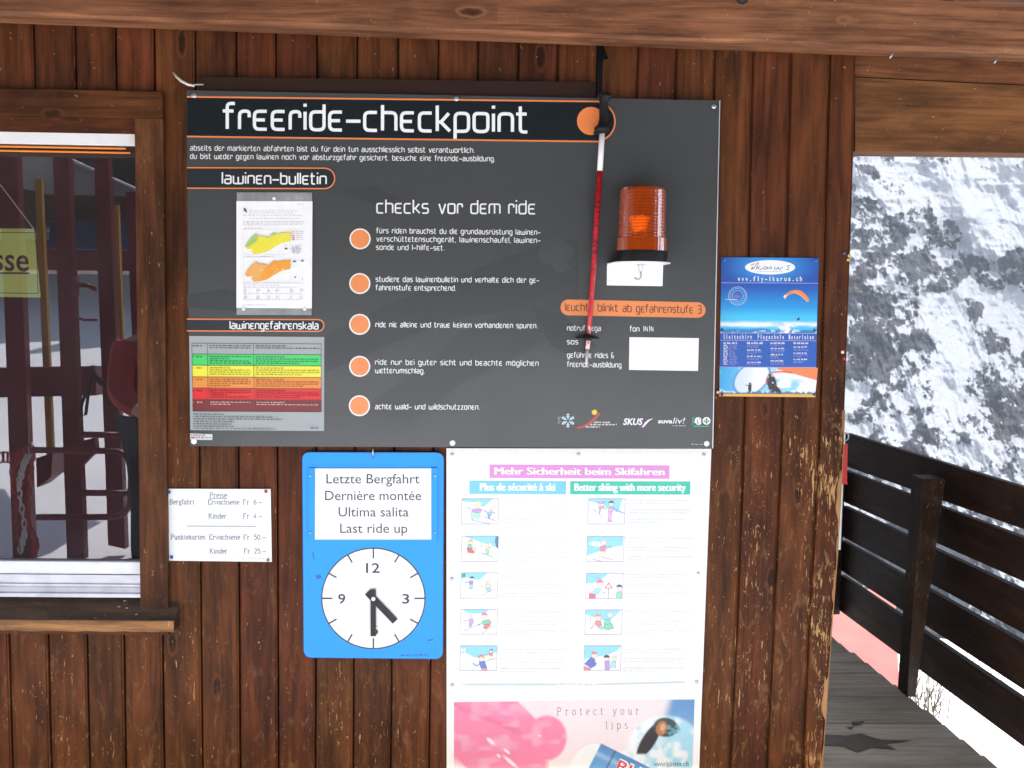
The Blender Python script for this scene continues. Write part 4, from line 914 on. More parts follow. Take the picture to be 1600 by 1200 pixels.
r = random.Random(4)
for k in range(26):
    x, y = r.uniform(200, 500), r.uniform(440, 560)+(247 if k % 2 else 0); P_.words(*z5(x, y), *z5(x+r.uniform(20, 50), y-4), .8, (.84, .80, .45), seed=400+k)
for k, c in enumerate(((.5, .6, .3), (.8, .7, .3), (.8, .35, .2), (.7, .1, .1), (.45, .03, .10))): P_.rect(*z5(552, 405+k*18), *z5(574, 414+k*18), c); P_.words(*z5(590, 412+k*18), *z5(655, 412+k*18), 1.1, (.55, .55, .6), seed=430+k)
for k in range(6): P_.words(*z5(552, 545+k*12), *z5(635, 545+k*12), 1.1, (.30, .32, .42), fill=.75 if k % 2 else 1, seed=440+k)
for x, y in ((497, 562), (572, 676), (642, 670)): P_.poly([z5(x-16, y+8), z5(x-9, y-6), z5(x, y-10), z5(x+12, y-2), z5(x+16, y+8)], (.12, .14, .17))
P_.poly([z5(566, 815), z5(588, 808), z5(578, 832)], (.2, .2, .2)); P_.line([z5(644, 822), z5(643, 845)], .7, (.3, .3, .3))
for yy in (390, 640): P_.line([z5(114, yy), z5(536, yy), z5(536, yy+225), z5(114, yy+225)], .35, (.62, .62, .66), closed=True)
P_.line([z5(112, 872), z5(660, 872)], .6, (.5, .5, .6)); P_.build('bulletin_print', bl)
for x, y in ((390, 115), (118, 1102), (664, 1102)): screw(*z5(x, y), SY-.0008, bl, .0058, 'white_plastic', 'pin_head')
# ---- amber beacon on its white bracket
CY = -.135; k_ = (CY-CAM[1])/F
bc = thing('warning_beacon', 'orange ribbed warning beacon on a white angle bracket beside the ski pole', 'beacon', tuple(W(1003, 410, CY)))
cx = W(1003.5, 350, CY)[0]; ztop, zc1, zc0, zb0 = W(1003, 293, CY)[2], W(1003, 372, CY)[2], W(1003, 394, CY)[2], W(1003, 410, CY)[2]
R1, R0 = 35.5*k_, 38.5*k_
prof = [(0.001, ztop), (R1*.80, ztop-.0005), (R1*.93, ztop-.004), (R1*.98, ztop-.011)]
nr = 15; hh = (ztop-.012-zc1)/nr
for i in range(nr):
    z = ztop-.012-i*hh; rr_ = R1*(1+.035*i/nr); prof += [(rr_, z), (rr_, z-hh*.62), (rr_*.95, z-hh*.72), (rr_*.95, z-hh*.90)]
prof += [(R1*1.045, zc1), (R0*1.0, zc1-.002), (R0*1.012, zc0)]
mb = MB(); mb.lathe((cx, CY, 0), prof, 48, 'z', cap=False)
def lens_mat():
    mt, t, b = newmat('amber_lens'); n = N(t)
    b.inputs['Base Color'].default_value = (.90, .12, .004, 1); b.inputs['Transmission Weight'].default_value = .72; b.inputs['Specular IOR Level'].default_value = .3; b.inputs['Roughness'].default_value = .16; b.inputs['IOR'].default_value = 1.35
    P = n.n('ShaderNodeNewGeometry').outputs['Position']
    n.bump(n.math('SINE', n.math('MULTIPLY', n.n('ShaderNodeSeparateXYZ', i_0=P).outputs[0], 520.0)), .25, .001, b); return mt
auto_smooth(mb.build('ribbed_lens', lens_mat(), bc), 25)
mb = MB(); mb.lathe((cx, CY, 0), [(R0*.9, zc0+.004), (R0*1.03, zc0+.003), (R0*1.05, zc0-.003), (R0*1.04, zb0+.003), (R0*.98, zb0)], 48, 'z'); auto_smooth(mb.build('base_ring', M['black_plastic'], bc))
mb = MB(); pr = []
for i in range(9): a = i/8; pr.append((.012+a**.6*.045, zc1-.005+a*.075))
mb.lathe((cx-.012, CY+.008, 0), pr, 28, 'z', cap=False); o = mb.build('reflector', plain('reflector_metal', (.8, .75, .65), .15, 1.0, var=.05), bc, True)
mb = MB(); mb.lathe((cx, CY, 0), [(.004, zc1-.02), (.011, zc1-.01), (.014, zc1+.03), (.014, zc1+.055), (.009, zc1+.075), (.001, zc1+.08)], 16, 'z'); mb.build('bulb', plain('bulb_glass', (.9, .75, .45), .15, var=.05), bc, True)
mb = MB(); mb.lathe((cx, CY, 0), [(R0*.75, zc0), (R0*.75, zc1-.012), (.02, zc1-.008)], 28, 'z'); mb.build('inner_socket', plain('socket_brown', (.20, .09, .05), .5), bc)
zf = zb0-.0005; xl_, xr_ = W(948.5, 410, BY)[0], W(1036, 410, BY)[0]
fl = []; 
for i in range(25):
    a = math.pi*i/24; fl.append((cx-math.cos(a)*R0*1.17, CY-math.sin(a)*R0*1.12-.0))
out = [(xl_, BY-.0035)]+fl+[(xr_+.005, BY-.0035)]
mb = MB(); n = len(out); mb.add([(x, y, zf) for x, y in out]+[(x, y, zf-.003) for x, y in out], [tuple(range(n)), tuple(range(2*n-1, n-1, -1))]+[(i, (i+1) % n, n+(i+1) % n, n+i) for i in range(n)])
zlo = W(990, 446.5, BY)[2]; mb.box((xl_, BY-.0035, zlo), (xr_, BY-.0008, zf-.0031), .001); mb.build('bracket', M['white_plastic'], bc)
for px, py in ((953.5, 422), (953.5, 440), (1029.5, 424), (1029.5, 441)): screw(px, py, BY-.0036, bc, .0045, 'white_plastic')
mb = MB(); g = (cx+.008, BY-.028, zf-.003); mb.lathe((g[0], g[1], 0), [(.010, g[2]), (.010, g[2]-.010), (.007, g[2]-.012), (.007, g[2]-.022), (.004, g[2]-.024)], 12, 'z'); mb.build('cable_gland', M['alu'], bc, True)
pts = [(g[0], g[1], g[2]-.022), (g[0]+.002, g[1], g[2]-.040), (g[0]-.003, g[1], g[2]-.050), (g[0]-.012, g[1]+.003, g[2]-.050), (g[0]-.018, g[1]+.01, g[2]-.045)]
mb = MB(); mb.tube(pts, .003, 8); mb.build('cable', plain('grey_cable', (.35, .33, .32), .5), bc, True)
# ---- ski pole hanging from a nail
PY = -.085
sk = thing('ski_pole', 'red and white ski pole with black grip hung by its strap before the board', 'ski pole', tuple(W(930, 300, PY)))
def wp(px, py, y=PY): return tuple(W(px, py, y))
ks = (PY-CAM[1])/F
shaft = [(941, 204), (937.3, 266), (926, 440), (922.5, 490), (916.5, 566)]
mb = MB(); mb.tube([wp(941, 204), wp(939.3, 235), wp(937.3, 267)], [4.4*ks, 4.4*ks, 4.4*ks], 14); mb.build('white_tube', plain('white_enamel', (.78, .74, .75), .3, var=.04), sk, True)
def scuffed():
    mt, t, b = newmat('scuffed_red_lacquer'); n = N(t); P = n.n('ShaderNodeNewGeometry').outputs['Position']; z = n.n('ShaderNodeSeparateXYZ', i_0=P).outputs[2]
    msk = n.ramp(z, W(0, 490, PY)[2]+.03, W(0, 560, PY)[2], .0, .34)
    s = n.ramp(n.math('ADD', n.noise(n.vec(P, 160, 160, 60), 1, 4, .6, 1), msk), .66, .70)
    gr = n.n('ShaderNodeSeparateXYZ', i_0=P).outputs[0]
    logo = n.math('MULTIPLY', n.ramp(n.noise(n.vec(P, 30, 30, 95), 1, 1, .5), .53, .55), n.ramp(z, W(0, 425, PY)[2], W(0, 415, PY)[2]))
    logo = n.math('MULTIPLY', logo, n.ramp(z, W(0, 278, PY)[2], W(0, 288, PY)[2])); logo = n.math('MULTIPLY', logo, .75)
    c = n.mix(s, (.52, .012, .025), (.75, .68, .68)); c = n.mix(logo, c, (.03, .012, .014)); t.links.new(c, b.inputs['Base Color']); b.inputs['Roughness'].default_value = .28; b.inputs['Coat Weight'].default_value = .3; return mt
mb = MB(); mb.tube([wp(*p) for p in ((937.3, 267.3), (931.5, 355), (926, 440), (922.5, 490), (918, 545))], [4.5*ks, 4.3*ks, 4.1*ks, 3.9*ks, 3.4*ks], 14); mb.build('red_shaft', scuffed(), sk, True)
mb = MB(); mb.tube([wp(918, 545.3), wp(916.6, 562), wp(916, 572)], [3.2*ks, 2.4*ks, 1.3*ks], 10); mb.build('metal_tip', plain('scratched_tip', (.55, .5, .5), .35, .3), sk, True)
mb = MB(); mb.tube([wp(940.8, 207), wp(941, 202), wp(942, 196), wp(943.5, 186), wp(944, 172), wp(943, 160), wp(945, 153), wp(946, 148), wp(946, 145.5)], [v*ks for v in (9, 13, 8, 7.2, 7.8, 6.8, 8, 9.5, 6)], 18)
for i, v in enumerate(mb.v): pass
mb.build('grip', plain('black_rubber', (.008, .008, .009), .5, spec=.25, var=.2), sk, True)
mb = MB(); a = [(928, 205), (932, 202), (941, 199.5), (950, 200), (952, 203), (944, 208), (934, 209), (929, 208)]
f0 = [W(*p, PY-.012) for p in a]; n = 8; mb.add(f0+[(p[0], PY+.012, p[2]) for p in f0], [tuple(range(n)), tuple(range(2*n-1, n-1, -1))]+[(i, n+i, n+(i+1) % n, (i+1) % n) for i in range(n)]); mb.build('hand_guard', M['black_plastic'], sk)
mb = MB(); a = [(934, 147), (938, 145), (950, 146), (958, 147), (959, 149), (950, 151.5), (938, 152), (934, 150)]
f0 = [W(*p, PY-.015) for p in a]; mb.add(f0+[(p[0], PY+.014, p[2]) for p in f0], [tuple(range(n)), tuple(range(2*n-1, n-1, -1))]+[(i, n+i, n+(i+1) % n, (i+1) % n) for i in range(n)]); mb.build('grip_cap', M['black_plastic'], sk)
# strap: a flat loop of webbing
def band(name, cl, wd, mat, parent, y0=PY, th=.0016):
    v = []; m_ = len(cl)
    for i, p in enumerate(cl):
        a_, b_ = np.array(cl[max(i-1, 0)][:2], float), np.array(cl[min(i+1, m_-1)][:2], float); t = b_-a_; t /= np.linalg.norm(t); nn = np.array([-t[1], t[0]])*wd/2*(p[3] if len(p) > 3 else 1)
        y = y0+p[2]
        for s_ in (1, -1):
            q = W(p[0]+nn[0]*s_, p[1]+nn[1]*s_, y); v += [tuple(q), (q[0], q[1]+th, q[2])]
    f = []
    for i in range(m_-1):
        a = 4*i; f += [(a, a+2, a+6, a+4), (a+1, a+5, a+7, a+3), (a, a+4, a+5, a+1), (a+2, a+3, a+7, a+6)]
    f += [(0, 1, 3, 2), (4*m_-4, 4*m_-2, 4*m_-1, 4*m_-3)]
    return mesh_obj(name, v, f, mat, parent)
band('strap', [(935.5, 61, .045, .5), (937.5, 75, .03, .9), (938, 95, .016), (937.5, 120, .006), (937, 142, .0), (940, 152, 0)], 8.2, M['strap'], sk)
band('strap', [(935, 61, .050, .5), (934, 76, .040, .8), (934.5, 100, .032), (935, 125, .020), (938, 148, .012)], 6, M['strap'], sk)
band('strap_end', [(937, 66, .03, .7), (941, 76, .012), (943, 84, .002), (947, 92.5, -.010)], 8, M['strap'], sk)
# basket
bkc = W(918, 527, PY); mb = MB(); mb.lathe((bkc[0], PY, bkc[2]), [(.006, .013), (.013, .010), (.0125, -.009), (.009, -.012)], 16, 'z')
mb.build('basket_hub', M['black_plastic'], sk, True); mb = MB()
rr_ = 17*ks
for k in range(6):
    a = math.radians(60*k+5); mb.tube([(bkc[0]+.008*math.cos(a), PY+.008*math.sin(a), bkc[2]+.001), (bkc[0]+rr_*.6*math.cos(a), PY+rr_*.6*math.sin(a), bkc[2]+.004), (bkc[0]+rr_*math.cos(a), PY+rr_*math.sin(a), bkc[2]-.003)], [.0035, .003, .0022], 6)
ring = [(bkc[0]+rr_*math.cos(math.radians(a)), PY+rr_*math.sin(math.radians(a)), bkc[2]-.002) for a in range(0, 361, 20)]; mb.tube(ring, .0024, 6, cap=False); mb.build('basket', M['black_plastic'], sk, True)
# the printed emblem on the white tube
tag(sk)
nl = thing('hanging_nail', 'bright bent nail below the beam from which the ski pole hangs', 'nail', tuple(W(935, 60, -.02)))
mb = MB(); mb.tube([tuple(W(934, 50, .0)), tuple(W(934.5, 53, -.03)), tuple(W(935, 60, -.048)), tuple(W(935.5, 63, -.050))], .0028, 8); mb.build('nail_shank', M['steel'], nl, True)
# ---- white loose cable end left of the board
cb = thing('cable_end', 'short white cable end sticking out above the board corner', 'cable', tuple(W(295, 128, -.03)))
mb = MB(); mb.tube([tuple(W(*p)) for p in ((271, 113, -.02), (276, 120, -.04), (284, 127, -.05), (294, 132, -.052), (304, 134, -.05))], [.0035, .0042, .0046, .0046, .004], 10); mb.build('outer_sheath', plain('cream_sheath', (.6, .57, .5), .5), cb, True)
mb = MB(); mb.tube([tuple(W(*p)) for p in ((299, 133, -.052), (308, 132, -.050), (318, 132, -.045))], .0024, 8); mb.build('inner_core', plain('grey_core', (.35, .35, .33), .5), cb, True)
# ---- clock sign
KY = -.014
ck = thing('last_ride_clock', 'blue enamel sign with paper clock face showing the last ride up', 'sign', tuple(W(583, 868, KY)))
pan = panel('blue_plate', [(472.5, 707), (693, 707.6), (691.5, 1029.3), (475, 1027)], KY, KY+.008, M['blue'], ck, 12)
panel('plate_rim', [(471.6, 706.2), (694, 706.8), (692.6, 1030.4), (474, 1028)], KY+.0005, KY+.009, plain('dark_blue_rim', (.008, .055, .25), .3, var=.05), ck, 13)
tp = panel('text_plate', [(491, 732), (675, 732), (674.5, 843), (491.5, 843)], KY-.004, KY-.001, M['white_ink'], ck)
P_ = Print(KY-.0041); INK = (.035, .035, .055)
for s, x0, x1, b in (('Letzte Bergfahrt', 510, 655.5, 755.3), ('Dernière montée', 508, 658, 781.5), ('Ultima salita', 529, 638.5, 807), ('Last ride up', 531.5, 636.5, 832.6)): sans(P_, s, x0, b, x1, b, 14.6, INK, bold=.002); P_.build('text_lettering', tp); P_ = Print(KY-.0041)

for xa, xb in ((481.5, 492.2), (673.8, 684)):
    mb = MB(); a_ = W(xa, 732, KY); b_ = W(xb, 843, KY); o = panel('slide_rail', [(xa, 731.5), (xb, 731.5), (xb-.4, 843.5), (xa+.2, 843.5)], KY-.006, KY, M['blue'], ck)
    g_ = (xa+xb)/2
    for yy in (743.5, 832): screw(xa+3.4 if xa < 600 else xb-4, yy, KY-.0062, ck, .004, 'steel', 'rivet')
P_ = Print(KY-.0004); cx_, cy_ = 583.4, 935
P_.ell(cx_, cy_, 81.6, 79.4, INK, 72); P_.ell(cx_, cy_, 79.6, 77.4, (.84, .84, .84), 72); P_.build('clock_face', ck)
P_ = Print(KY-.0009)
for k in range(12):
    a = math.radians(30*k); r0 = .80 if k % 3 == 0 else .83; P_.line([(cx_+80*r0*math.sin(a), cy_-78*r0*math.cos(a)), (cx_+80*math.sin(a), cy_-78*math.cos(a))], 2.3, INK)
P_.build('hour_marks', ck)
for s, x, y, h, wd in (('12', 582.6, 895, 14.8, 21.5), ('3', 634, 943, 14.6, 11), ('9', 534, 943, 14.6, 11.5), ('6', 585.5, 991.5, 14.4, 11)): P_ = Print(KY-.0009); sans(P_, s, x-wd/2, y, x+wd/2, y, h, INK, bold=.012); P_.build('numeral', ck)
def hand(name, x0, y0, x1, y1, wd, y):
    d = np.array([x1-x0, y1-y0], float); d /= np.linalg.norm(d); n_ = np.array([-d[1], d[0]])*wd/2
    q = [(x0+n_[0], y0+n_[1]), (x1+n_[0], y1+n_[1]), (x1-n_[0], y1-n_[1]), (x0-n_[0], y0-n_[1])]; return panel(name, q, y, y+.0015, plain('matt_black', (.018, .018, .018), .6, var=.1), ck)
hand('hour_hand', 574, 925.5, 617.5, 971, 10.5, KY-.006); hand('minute_hand', 583.0, 921, 583.2, 994, 8.4, KY-.009)
c = W(583.4, 935.5, KY-.0095); mb = MB(); mb.lathe(c, [(.0075, 0), (.0075, .002), (.005, .003)], 14, 'y'); mb.build('hand_pivot', M['white_plastic'], ck, True)
P_ = Print(KY-.0002)
for q_ in ([(492, 900), (499, 897), (503, 902), (496, 906)], [(488, 862), (490, 862), (491, 874), (489, 873)], [(668, 1000), (676, 998), (677, 1000), (669, 1002)]): P_.poly(q_, (.012, .13, .42))
P_.words(626, 1024.5, 670, 1024, 1.4, (.01, .08, .28), seed=880); P_.build('scuff_mark', ck)['kind'] = 'stuff'
mb = MB(); mb.tube([tuple(W(582.6, 700, -.03)), tuple(W(582.6, 704, -.034)), tuple(W(582.8, 711, -.030)), tuple(W(582.8, 715, -.02)), tuple(W(582.8, 712, -.012))], .0026, 8); mb.build('hanging_hook', M['steel'], ck, True)
# ---- price sign
QY = -.006
ps = thing('price_sign', 'small white Preise price list plate between the ticket window and the blue clock', 'sign', tuple(W(343, 820, QY)))
panel('plate', [(260.8, 763.8), (422.8, 764.2), (424.6, 878), (264, 876)], QY, QY+.004, plain('pale_plate', (.80, .82, .80), .4, var=.02), ps)
P_ = Print(QY-.0002); IK = (.24, .24, .25)
def book(s, x0, b, x1, cap, b1=None, wd=1.15, sp=.6, col=IK): stroke_text(P_, SG, s, x0, b, x1, b1 if b1 is not None else b, cap/1.45, wd, col, rnd=0, gap=.14, justify=False, space=sp)
for s, x0, x1, b in (('Preise', 327.5, 354.6, 777.2), ('Bergfahrt', 265, 303.5, 787.8), ('Erwachsene', 325, 373.7, 788), ('Fr. 6.-', 379.5, 410, 788), ('Kinder', 325.8, 353.7, 809.9), ('Fr. 4.-', 379.5, 410, 809.9), ('Punktekarten', 267, 320.8, 842.8), ('Erwachsene', 326.7, 375, 842.8), ('Fr. 50.-', 380.3, 415.7, 843), ('Kinder', 327.5, 355, 864.6), ('Fr. 25.-', 381, 416, 864.6)): book(s, x0, b, x1, 7.3)
P_.line([(327.5, 779), (354.6, 779)], .9, IK); P_.line([(292, 822), (399.5, 822.6)], 1.0, IK); P_.words(368, 872.5, 414, 873, 1.2, (.5, .5, .5), seed=501)
P_.build('price_lettering', ps)
def pin(px, py, y, col, parent, r=.0058, name='push_pin'):
    key = 'pin_%s' % (col,)
    if key not in M: M[key] = plain('pin_plastic', col, .3, var=.05)
    c = W(px, py, y); mb = MB(); mb.lathe(c, [(r*.55, 0), (r*.6, .003), (r, .0045), (r, .006), (r*.7, .0078), (.0005, .0082)], 12, 'y')
    return mb.build(name, M[key], parent, True)
BLUE, RED, YEL, WHT = (.02, .10, .32), (.45, .02, .03), (.65, .45, .12), (.75, .75, .73)
pin(265, 769, QY, BLUE, ps); pin(416, 767.6, QY, RED, ps); pin(268.8, 870.2, QY, BLUE, ps); pin(419.2, 874.6, QY, (.25, .20, .08), ps)
# ---- loose pins on the right-hand planks
for px, py, c, nm in ((1318.5, 395.5, BLUE, 'blue push pin stuck alone near the wall corner'), (1326.3, 399.5, YEL, 'upper yellow push pin at the wall corner, right of the blue one'), (1324.6, 406, (.60, .42, .10), 'lower yellow push pin at the wall corner, under its twin'), (1315.6, 550, WHT, 'white push pin directly above the red one on the last plank'), (1317.6, 560, RED, 'red push pin directly below the white one on the last plank'), (1120.8, 612.5, (.70, .58, .32), 'cream push pin between grey board and blue poster')):
    o = pin(px, py, -.0005, c, None); me = o.data; c0 = W(px, py, -.0005); me.transform(Matrix.Translation(-Vector(c0))); o.location = c0; tag(o, nm, 'push pin', 'loose push pins in the planks')
# ---- tall white poster on skiing safety
TY = -.008
po = thing('ski_safety_poster', 'tall white poster with pink, cyan and green headings and ten little ski pictures', 'poster', tuple(W(900, 950, TY)))
panel('poster_sheet', [(697.5, 700.5), (1111.6, 701.3), (1087.5, 1330), (698, 1330)], TY, TY+.004, M['white_ink'], po)
PK, CN, GN = (.68, .26, .58), (.18, .57, .68), (.035, .52, .36)
for q_, c_, a_ in (([(765, 725.8), (1046, 727.3), (1046, 748.2), (765, 746.8)], PK, ('Mehr Sicherheit beim Skifahren', 773, 741.4, 1038, 742.6, 11.2)), ([(733.5, 751), (884.5, 752), (884.5, 772.4), (733.5, 771.8)], CN, ('Plus de sécurité à ski', 750.5, 766.6, 867, 766.8, 12)), ([(891, 752), (1078.8, 752.4), (1078.4, 772.8), (891, 772.4)], GN, ('Better skiing with more security', 898, 766.8, 1071, 767, 11.6))):
    P_ = Print(TY-.0003); P_.poly(q_, c_); hb_ = P_.build('heading_block', po); P_ = Print(TY-.0006)
    for dx in (-.9, -.45, 0, .45, .9): sans(P_, a_[0], a_[1]+dx, a_[2], a_[3]+dx, a_[4], a_[5], (.84, .84, .84), bold=.0)
    P_.build('heading_lettering', hb_)
P_ = Print(TY-.0004); k = 0
for (x0, x1) in ((784, 895), (980, 1086)):
    for row, y0 in enumerate((781, 840, 897, 955, 1014)):
        for j, (dy, f) in enumerate(((0, 1), (4.6, .72), (15, 1), (19.6, .86), (29.5, 1), (34.2, .5))):
            if row == 3 and j == 1: continue
            yy = y0+dy+2-(x0 > 900)*0; sh = -(yy-781)*.028*(x0 > 900) - (yy-781)*.010*(x0 < 900); P_.words(x0+sh, yy, x1+sh, yy+.4, 1.4, (.68, .69, .70) if j < 4 else (.62, .70, .68), fill=f*(.9+.1*((row+j) % 2)), seed=600+k); k += 1
P_.line([(722, 1070.2), (871, 1070.2)], 1.2, (.45, .66, .76)); P_.line([(930, 1070.2), (1071, 1066.4)], 1.2, (.45, .66, .76))
sans(P_, 'PROPAG AG Bern', 873.5, 1072.4, 926, 1072.2, 4.4, (.5, .68, .78), slant=.2); P_.build('fine_print', po)
# the ten little skiing pictures: (corner x, corner y, drawing in a 345 x 238 frame)
SKY = (.28, .66, .80); SN = (.83, .84, .85); SKN = (.84, .70, .58); 
def fig(P_, T, hx, hy, r, cap, top, legs, body, hands=(), skis=None, hair=None):
    """a small skier: head, cap, jacket polygon, leg polygon, arms, skis"""
    if skis:
        for s_ in skis: P_.line([T(*q) for q in s_[1:]], .9, s_[0])
    if legs: P_.poly([T(*q) for q in legs[1]], legs[0]); P_.line([T(*q) for q in legs[1]], .3, (.12, .1, .15), closed=True)
    P_.poly([T(*q) for q in body], top); P_.line([T(*q) for q in body], .35, (.12, .1, .15), closed=True)
    for h_ in hands: P_.line([T(*q) for q in h_], 1.25, top); P_.ell(*T(*h_[-1]), .9, .9, (.10, .12, .3), 8)
    P_.ell(*T(hx, hy), r/6, r/6, (.12, .1, .12), 14); P_.ell(*T(hx, hy), r/6-.3, r/6-.3, SKN, 14)
    if cap: P_.ell(*T(hx, hy-r*.25), r/6*1.06, r/6*.9, cap, 12, 180, 360)
def pic(i, cx, cy, w_, h_):
    T = lambda x, y: (cx+w_*x/345-(y/238)*1.3, cy+h_*y/238); P_ = Print(TY-.0005, .00005)
    R_ = lambda *p: [T(*q) for q in p]
    P_.poly(R_((0, 0), (345, 0), (345, 238), (0, 238)), SN)
    if i == 0:
        P_.poly(R_((0, 0), (290, 0), (200, 80), (150, 30), (60, 30), (0, 20)), SKY); fig(P_, T, 150, 60, 34, (.78, .74, .5), (.55, .36, .70), ((.45, .76, .60), ((85, 120), (170, 135), (180, 165), (150, 205), (130, 160), (110, 200), (95, 190))), ((100, 95), (185, 95), (180, 130), (95, 125)), (((180, 100), (225, 120)), ((105, 105), (60, 85))), (((.3, .3, .5), (90, 200), (270, 235)),))
        fig(P_, T, 275, 95, 20, (.75, .75, .7), (.30, .62, .70), ((.25, .40, .68), ((245, 140), (275, 140), (265, 185), (250, 180))), ((235, 125), (290, 120), (285, 148), (240, 148)), (((290, 128), (310, 132)),), (((.4, .2, .4), (210, 170), (320, 205)),))
    elif i == 1:
        P_.poly(R_((20, 0), (345, 0), (345, 110), (60, 15)), SKY); P_.poly(R_((318, 0), (345, 0), (345, 120), (325, 100), (312, 50)), (.10, .22, .35)); fig(P_, T, 85, 55, 22, (.75, .45, .2), (.28, .62, .45), ((.70, .15, .14), ((50, 105), (100, 115), (125, 155), (95, 160), (60, 150))), ((60, 75), (95, 80), (105, 110), (58, 108)), (((95, 95), (130, 115)),), (((.6, .2, .2), (45, 165), (70, 140)), ((.2, .3, .2), (110, 175), (130, 115))))
        fig(P_, T, 272, 85, 20, (.75, .6, .65), (.75, .72, .42), ((.35, .70, .50), ((228, 125), (262, 125), (258, 170), (232, 165))), ((228, 98), (268, 105), (262, 132), (225, 126)), (((230, 105), (185, 92)),), (((.15, .3, .5), (185, 155), (298, 198)),))
    elif i == 2:
        P_.poly(R_((0, 0), (245, 0), (180, 60), (110, 60), (40, 40), (0, 60)), SKY)
        for x in (15, 32): P_.ell(*T(x, 22), 1.6, 3.6, (.10, .32, .32), 10)
        fig(P_, T, 102, 55, 20, (.06, .08, .22), (.25, .35, .66), ((.40, .70, .55), ((82, 105), (112, 105), (108, 140), (80, 138))), ((75, 75), (112, 78), (112, 106), (80, 108)), (((75, 85), (42, 88)),), (((.3, .2, .15), (70, 148), (115, 145)),))
        fig(P_, T, 250, 85, 19, (.7, .6, .6), (.80, .76, .42), ((.30, .62, .75), ((235, 138), (285, 135), (275, 175), (238, 172))), ((232, 105), (278, 108), (282, 138), (232, 140)), (((232, 120), (200, 130)),), (((.65, .3, .5), (190, 218), (325, 148)),))
    elif i == 3:
        P_.poly(R_((20, 0), (280, 0), (200, 40), (70, 35)), SKY); fig(P_, T, 92, 65, 19, (.7, .68, .5), (.55, .38, .68), ((.55, .38, .68), ((85, 130), (115, 135), (100, 172), (78, 165))), ((75, 95), (118, 85), (125, 120), (110, 140), (85, 140)), (((80, 100), (35, 110)),), (((.25, .35, .5), (30, 210), (190, 135)),))
        fig(P_, T, 225, 62, 28, (.75, .25, .32), (.22, .62, .40), ((.75, .22, .22), ((215, 175), (245, 120), (290, 110), (280, 160), (245, 190))), ((200, 110), (270, 95), (280, 130), (215, 150)), (((205, 130), (175, 150)),), (((.3, .6, .35), (200, 235), (325, 145)),))
    elif i == 4:
        P_.poly(R_((0, 0), (345, 0), (345, 60), (240, 95), (140, 115), (60, 70), (0, 70)), SKY)
        for x in (10, 38): P_.ell(*T(x, 40), 2.2, 4.4, (.55, .62, .66), 10); P_.ell(*T(x, 40), 1.5, 3.6, SN, 10)
        fig(P_, T, 290, 50, 18, (.2, .25, .4), (.72, .28, .24), ((.8, .76, .5), ((272, 90), (305, 90), (302, 130), (275, 130))), ((268, 68), (305, 68), (305, 95), (270, 92)), (((270, 78), (245, 85)),), (((.25, .4, .42), (215, 155), (345, 118)),))
        fig(P_, T, 200, 120, 30, (.65, .12, .16), (.13, .20, .55), ((.75, .3, .4), ((205, 215), (255, 212), (258, 238), (208, 238))), ((180, 148), (230, 145), (255, 212), (200, 218), (185, 180)), (((188, 165), (160, 195), (125, 170)),))
        P_.line(R_((125, 165), (125, 238)), .5, (.3, .3, .4))
        for q in (185, 200, 215): P_.line(R_((q, 92), (q+6, 118)), .8, (.85, .8, .8))
    elif i == 5:
        P_.poly(R_((0, 0), (320, 0), (300, 60), (290, 110), (345, 140), (200, 100), (120, 60), (60, 30), (0, 20)), SKY); fig(P_, T, 130, 50, 18, (.7, .25, .35), (.75, .4, .45), ((.25, .5, .55), ((105, 88), (120, 90), (112, 138), (102, 135))), ((95, 70), (140, 68), (150, 92), (100, 92)), (((100, 75), (92, 30)), ((140, 75), (150, 30)), ((145, 90), (165, 95))), (((.55, .2, .4), (45, 98), (130, 165)),))
        fig(P_, T, 215, 45, 24, (.12, .13, .16), (.72, .42, .62), ((.72, .42, .62), ((192, 120), (225, 120), (218, 205), (190, 205))), ((195, 82), (235, 82), (232, 122), (190, 122)), (((230, 95), (265, 120)),), (((.15, .25, .5), (235, 85), (345, 140)), ((.35, .2, .45), (180, 212), (235, 210))))
    elif i == 6:
        P_.poly(R_((0, 0), (335, 0), (335, 85), (240, 100), (150, 130), (0, 180)), SKY); P_.ell(*T(70, 68), 9, 3.2, SN, 16); P_.ell(*T(100, 80), 8, 2.6, SN, 16)
        fig(P_, T, 155, 55, 27, (.78, .5, .52), (.78, .26, .32), ((.80, .78, .55), ((125, 140), (175, 140), (185, 190), (150, 160), (135, 195), (115, 190))), ((118, 95), (165, 85), (178, 100), (172, 140), (122, 135)), (((165, 105), (222, 98)),), (((.35, .2, .4), (55, 215), (150, 238)), ((.35, .2, .4), (135, 195), (245, 218))))
    elif i == 7:
        P_.poly(R_((0, 0), (205, 0), (130, 70), (60, 92), (0, 92)), SKY); fig(P_, T, 128, 95, 32, (.78, .25, .35), (.42, .68, .78), ((.72, .16, .25), ((30, 185), (90, 195), (92, 238), (30, 238))), ((40, 190), (95, 135), (140, 140), (115, 200)), (((110, 165), (175, 182)),)); P_.ell(*T(110, 42), 2, 2, (.7, .3, .5), 10)
        P_.line(R_((210, 140), (210, 238)), .8, (.08, .08, .08)); P_.poly(R_((212, 82), (250, 142), (172, 142)), (.75, .15, .2)); P_.poly(R_((212, 98), (236, 135), (186, 135)), SN); P_.line(R_((212, 108), (212, 128)), .6, (.2, .1, .1))
        fig(P_, T, 312, 135, 26, (.08, .12, .30), (.30, .68, .48), None, ((290, 175), (335, 170), (335, 238), (285, 238)))
    elif i == 8:
